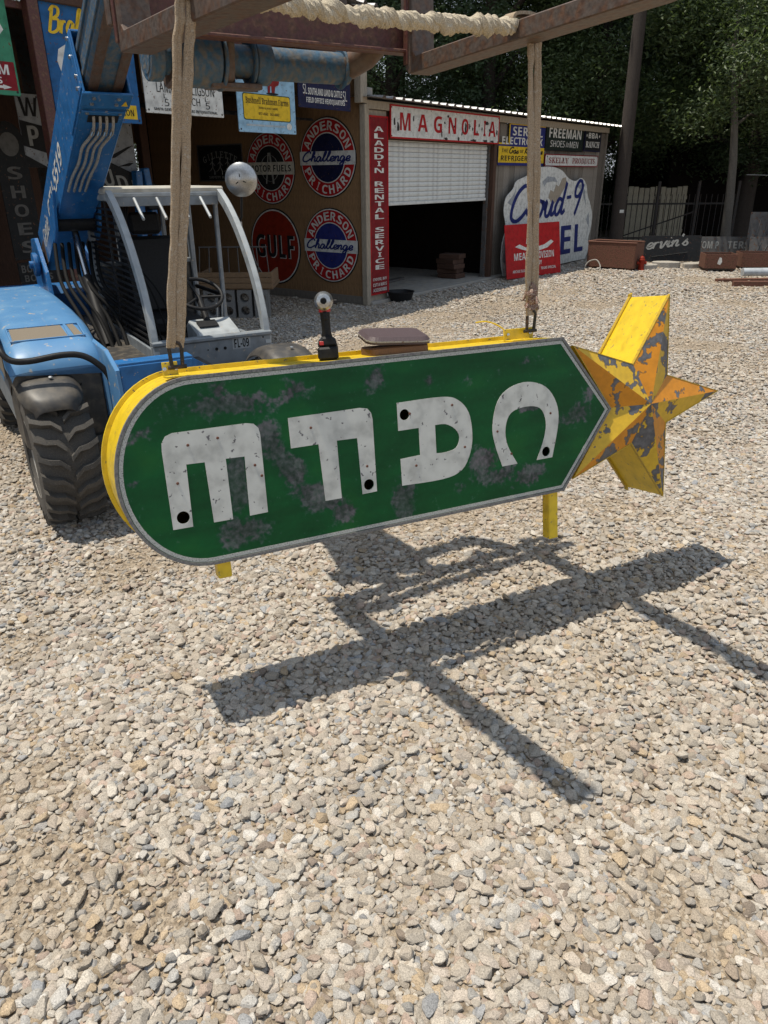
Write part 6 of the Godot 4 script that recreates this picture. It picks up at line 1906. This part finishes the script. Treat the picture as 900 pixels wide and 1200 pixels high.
func build_trees() -> void:
	X.clump = [leaf_clump(1, 70, .105), leaf_clump(2, 70, .095), leaf_clump(3, 75, .115)]
	var lm := []
	for c in [[.036, .060, .018], [.030, .052, .020], [.046, .070, .022]]:
		var m := flat(col(c[0], c[1], c[2]), .55)
		m.backlight_enabled = true
		m.backlight = col(c[0] * 1.5, c[1] * 1.5, c[2])
		lm.append(m)
	# the thin tree at the planter
	tree("slender grey-barked tree with a bowed trunk rising from the low rusty planter", Vector3(8.48, 0, -19.4), 7.6, 2.0, 2.9, 380, Vector3(-.55, 0, 0), lm[2], M.bark_grey, 12, .105)
	var row := [[-3.5, -22.5], [.2, -23.6], [3.0, -23.0], [6.4, -24.8], [10.2, -22.6], [13.4, -21.6], [16.6, -20.5], [20.0, -18.5]]
	var lab := ["leafy tree standing right behind the shed roof at the barn's side", "leafy tree rising behind the MAGNOLIA sign", "leafy tree rising behind the shed's far signs", "leafy tree behind the utility pole and iron fence", "leafy tree shading the dark outbuilding", "leafy tree behind the bent rusty post", "leafy tree at the yard's far side past the planters", "leafy tree farthest along the yard's edge from the shed"]
	for i in row.size():
		tree(lab[i], Vector3(row[i][0], 0, row[i][1]), 12.0 + fmod(i * 1.7, 2.0), 3.4, 2.1, 1700, Vector3(.2 * sin(i * 2.0), 0, .3), lm[i % 3], M.bark, 31 + i * 4, .2)
	for i in 14:
		tree("tall dark tree in the wood behind the nearer trees", Vector3(-8.0 + 2.9 * i, 0, -30.0 + 2.4 * sin(i * 1.9) + maxf(0.0, i - 8) * .9), 13.0 + fmod(i * 2.3, 2.5), 3.8, .8, 1700, Vector3(0, 0, .2), lm[(i + 1) % 3], M.bark, 101 + i * 5, .24, "trees of the wood behind")
	# undergrowth that closes the view below the crowns
	var ug := MultiMesh.new()
	ug.transform_format = MultiMesh.TRANSFORM_3D
	ug.mesh = X.clump[1]
	var rng := RandomNumberGenerator.new()
	rng.seed = 900
	var buf := PackedFloat32Array()
	for i in 9000:
		var x := rng.randf_range(-9.0, 30.0)
		var z := -29.0 - rng.randf() * 5.0 + maxf(0.0, (x - 12.0) * .35)
		var y := 4.2 * pow(rng.randf(), 1.1) * (0.75 + .35 * sin(x * 1.3))
		var b := Basis.from_euler(Vector3(rng.randf_range(-.5, .5), rng.randf() * TAU, 0)).scaled(Vector3.ONE * rng.randf_range(.8, 1.3))
		buf.append_array(PackedFloat32Array([b.x.x, b.y.x, b.z.x, x, b.x.y, b.y.y, b.z.y, y, b.x.z, b.y.z, b.z.z, z]))
	ug.instance_count = 9000
	ug.buffer = buf
	var un := MultiMeshInstance3D.new()
	un.name = "undergrowth"
	un.multimesh = ug
	un.material_override = lm[1]
	add_child(un)
	tag(un, "dark undergrowth under the trees of the wood", "undergrowth", "", "stuff")
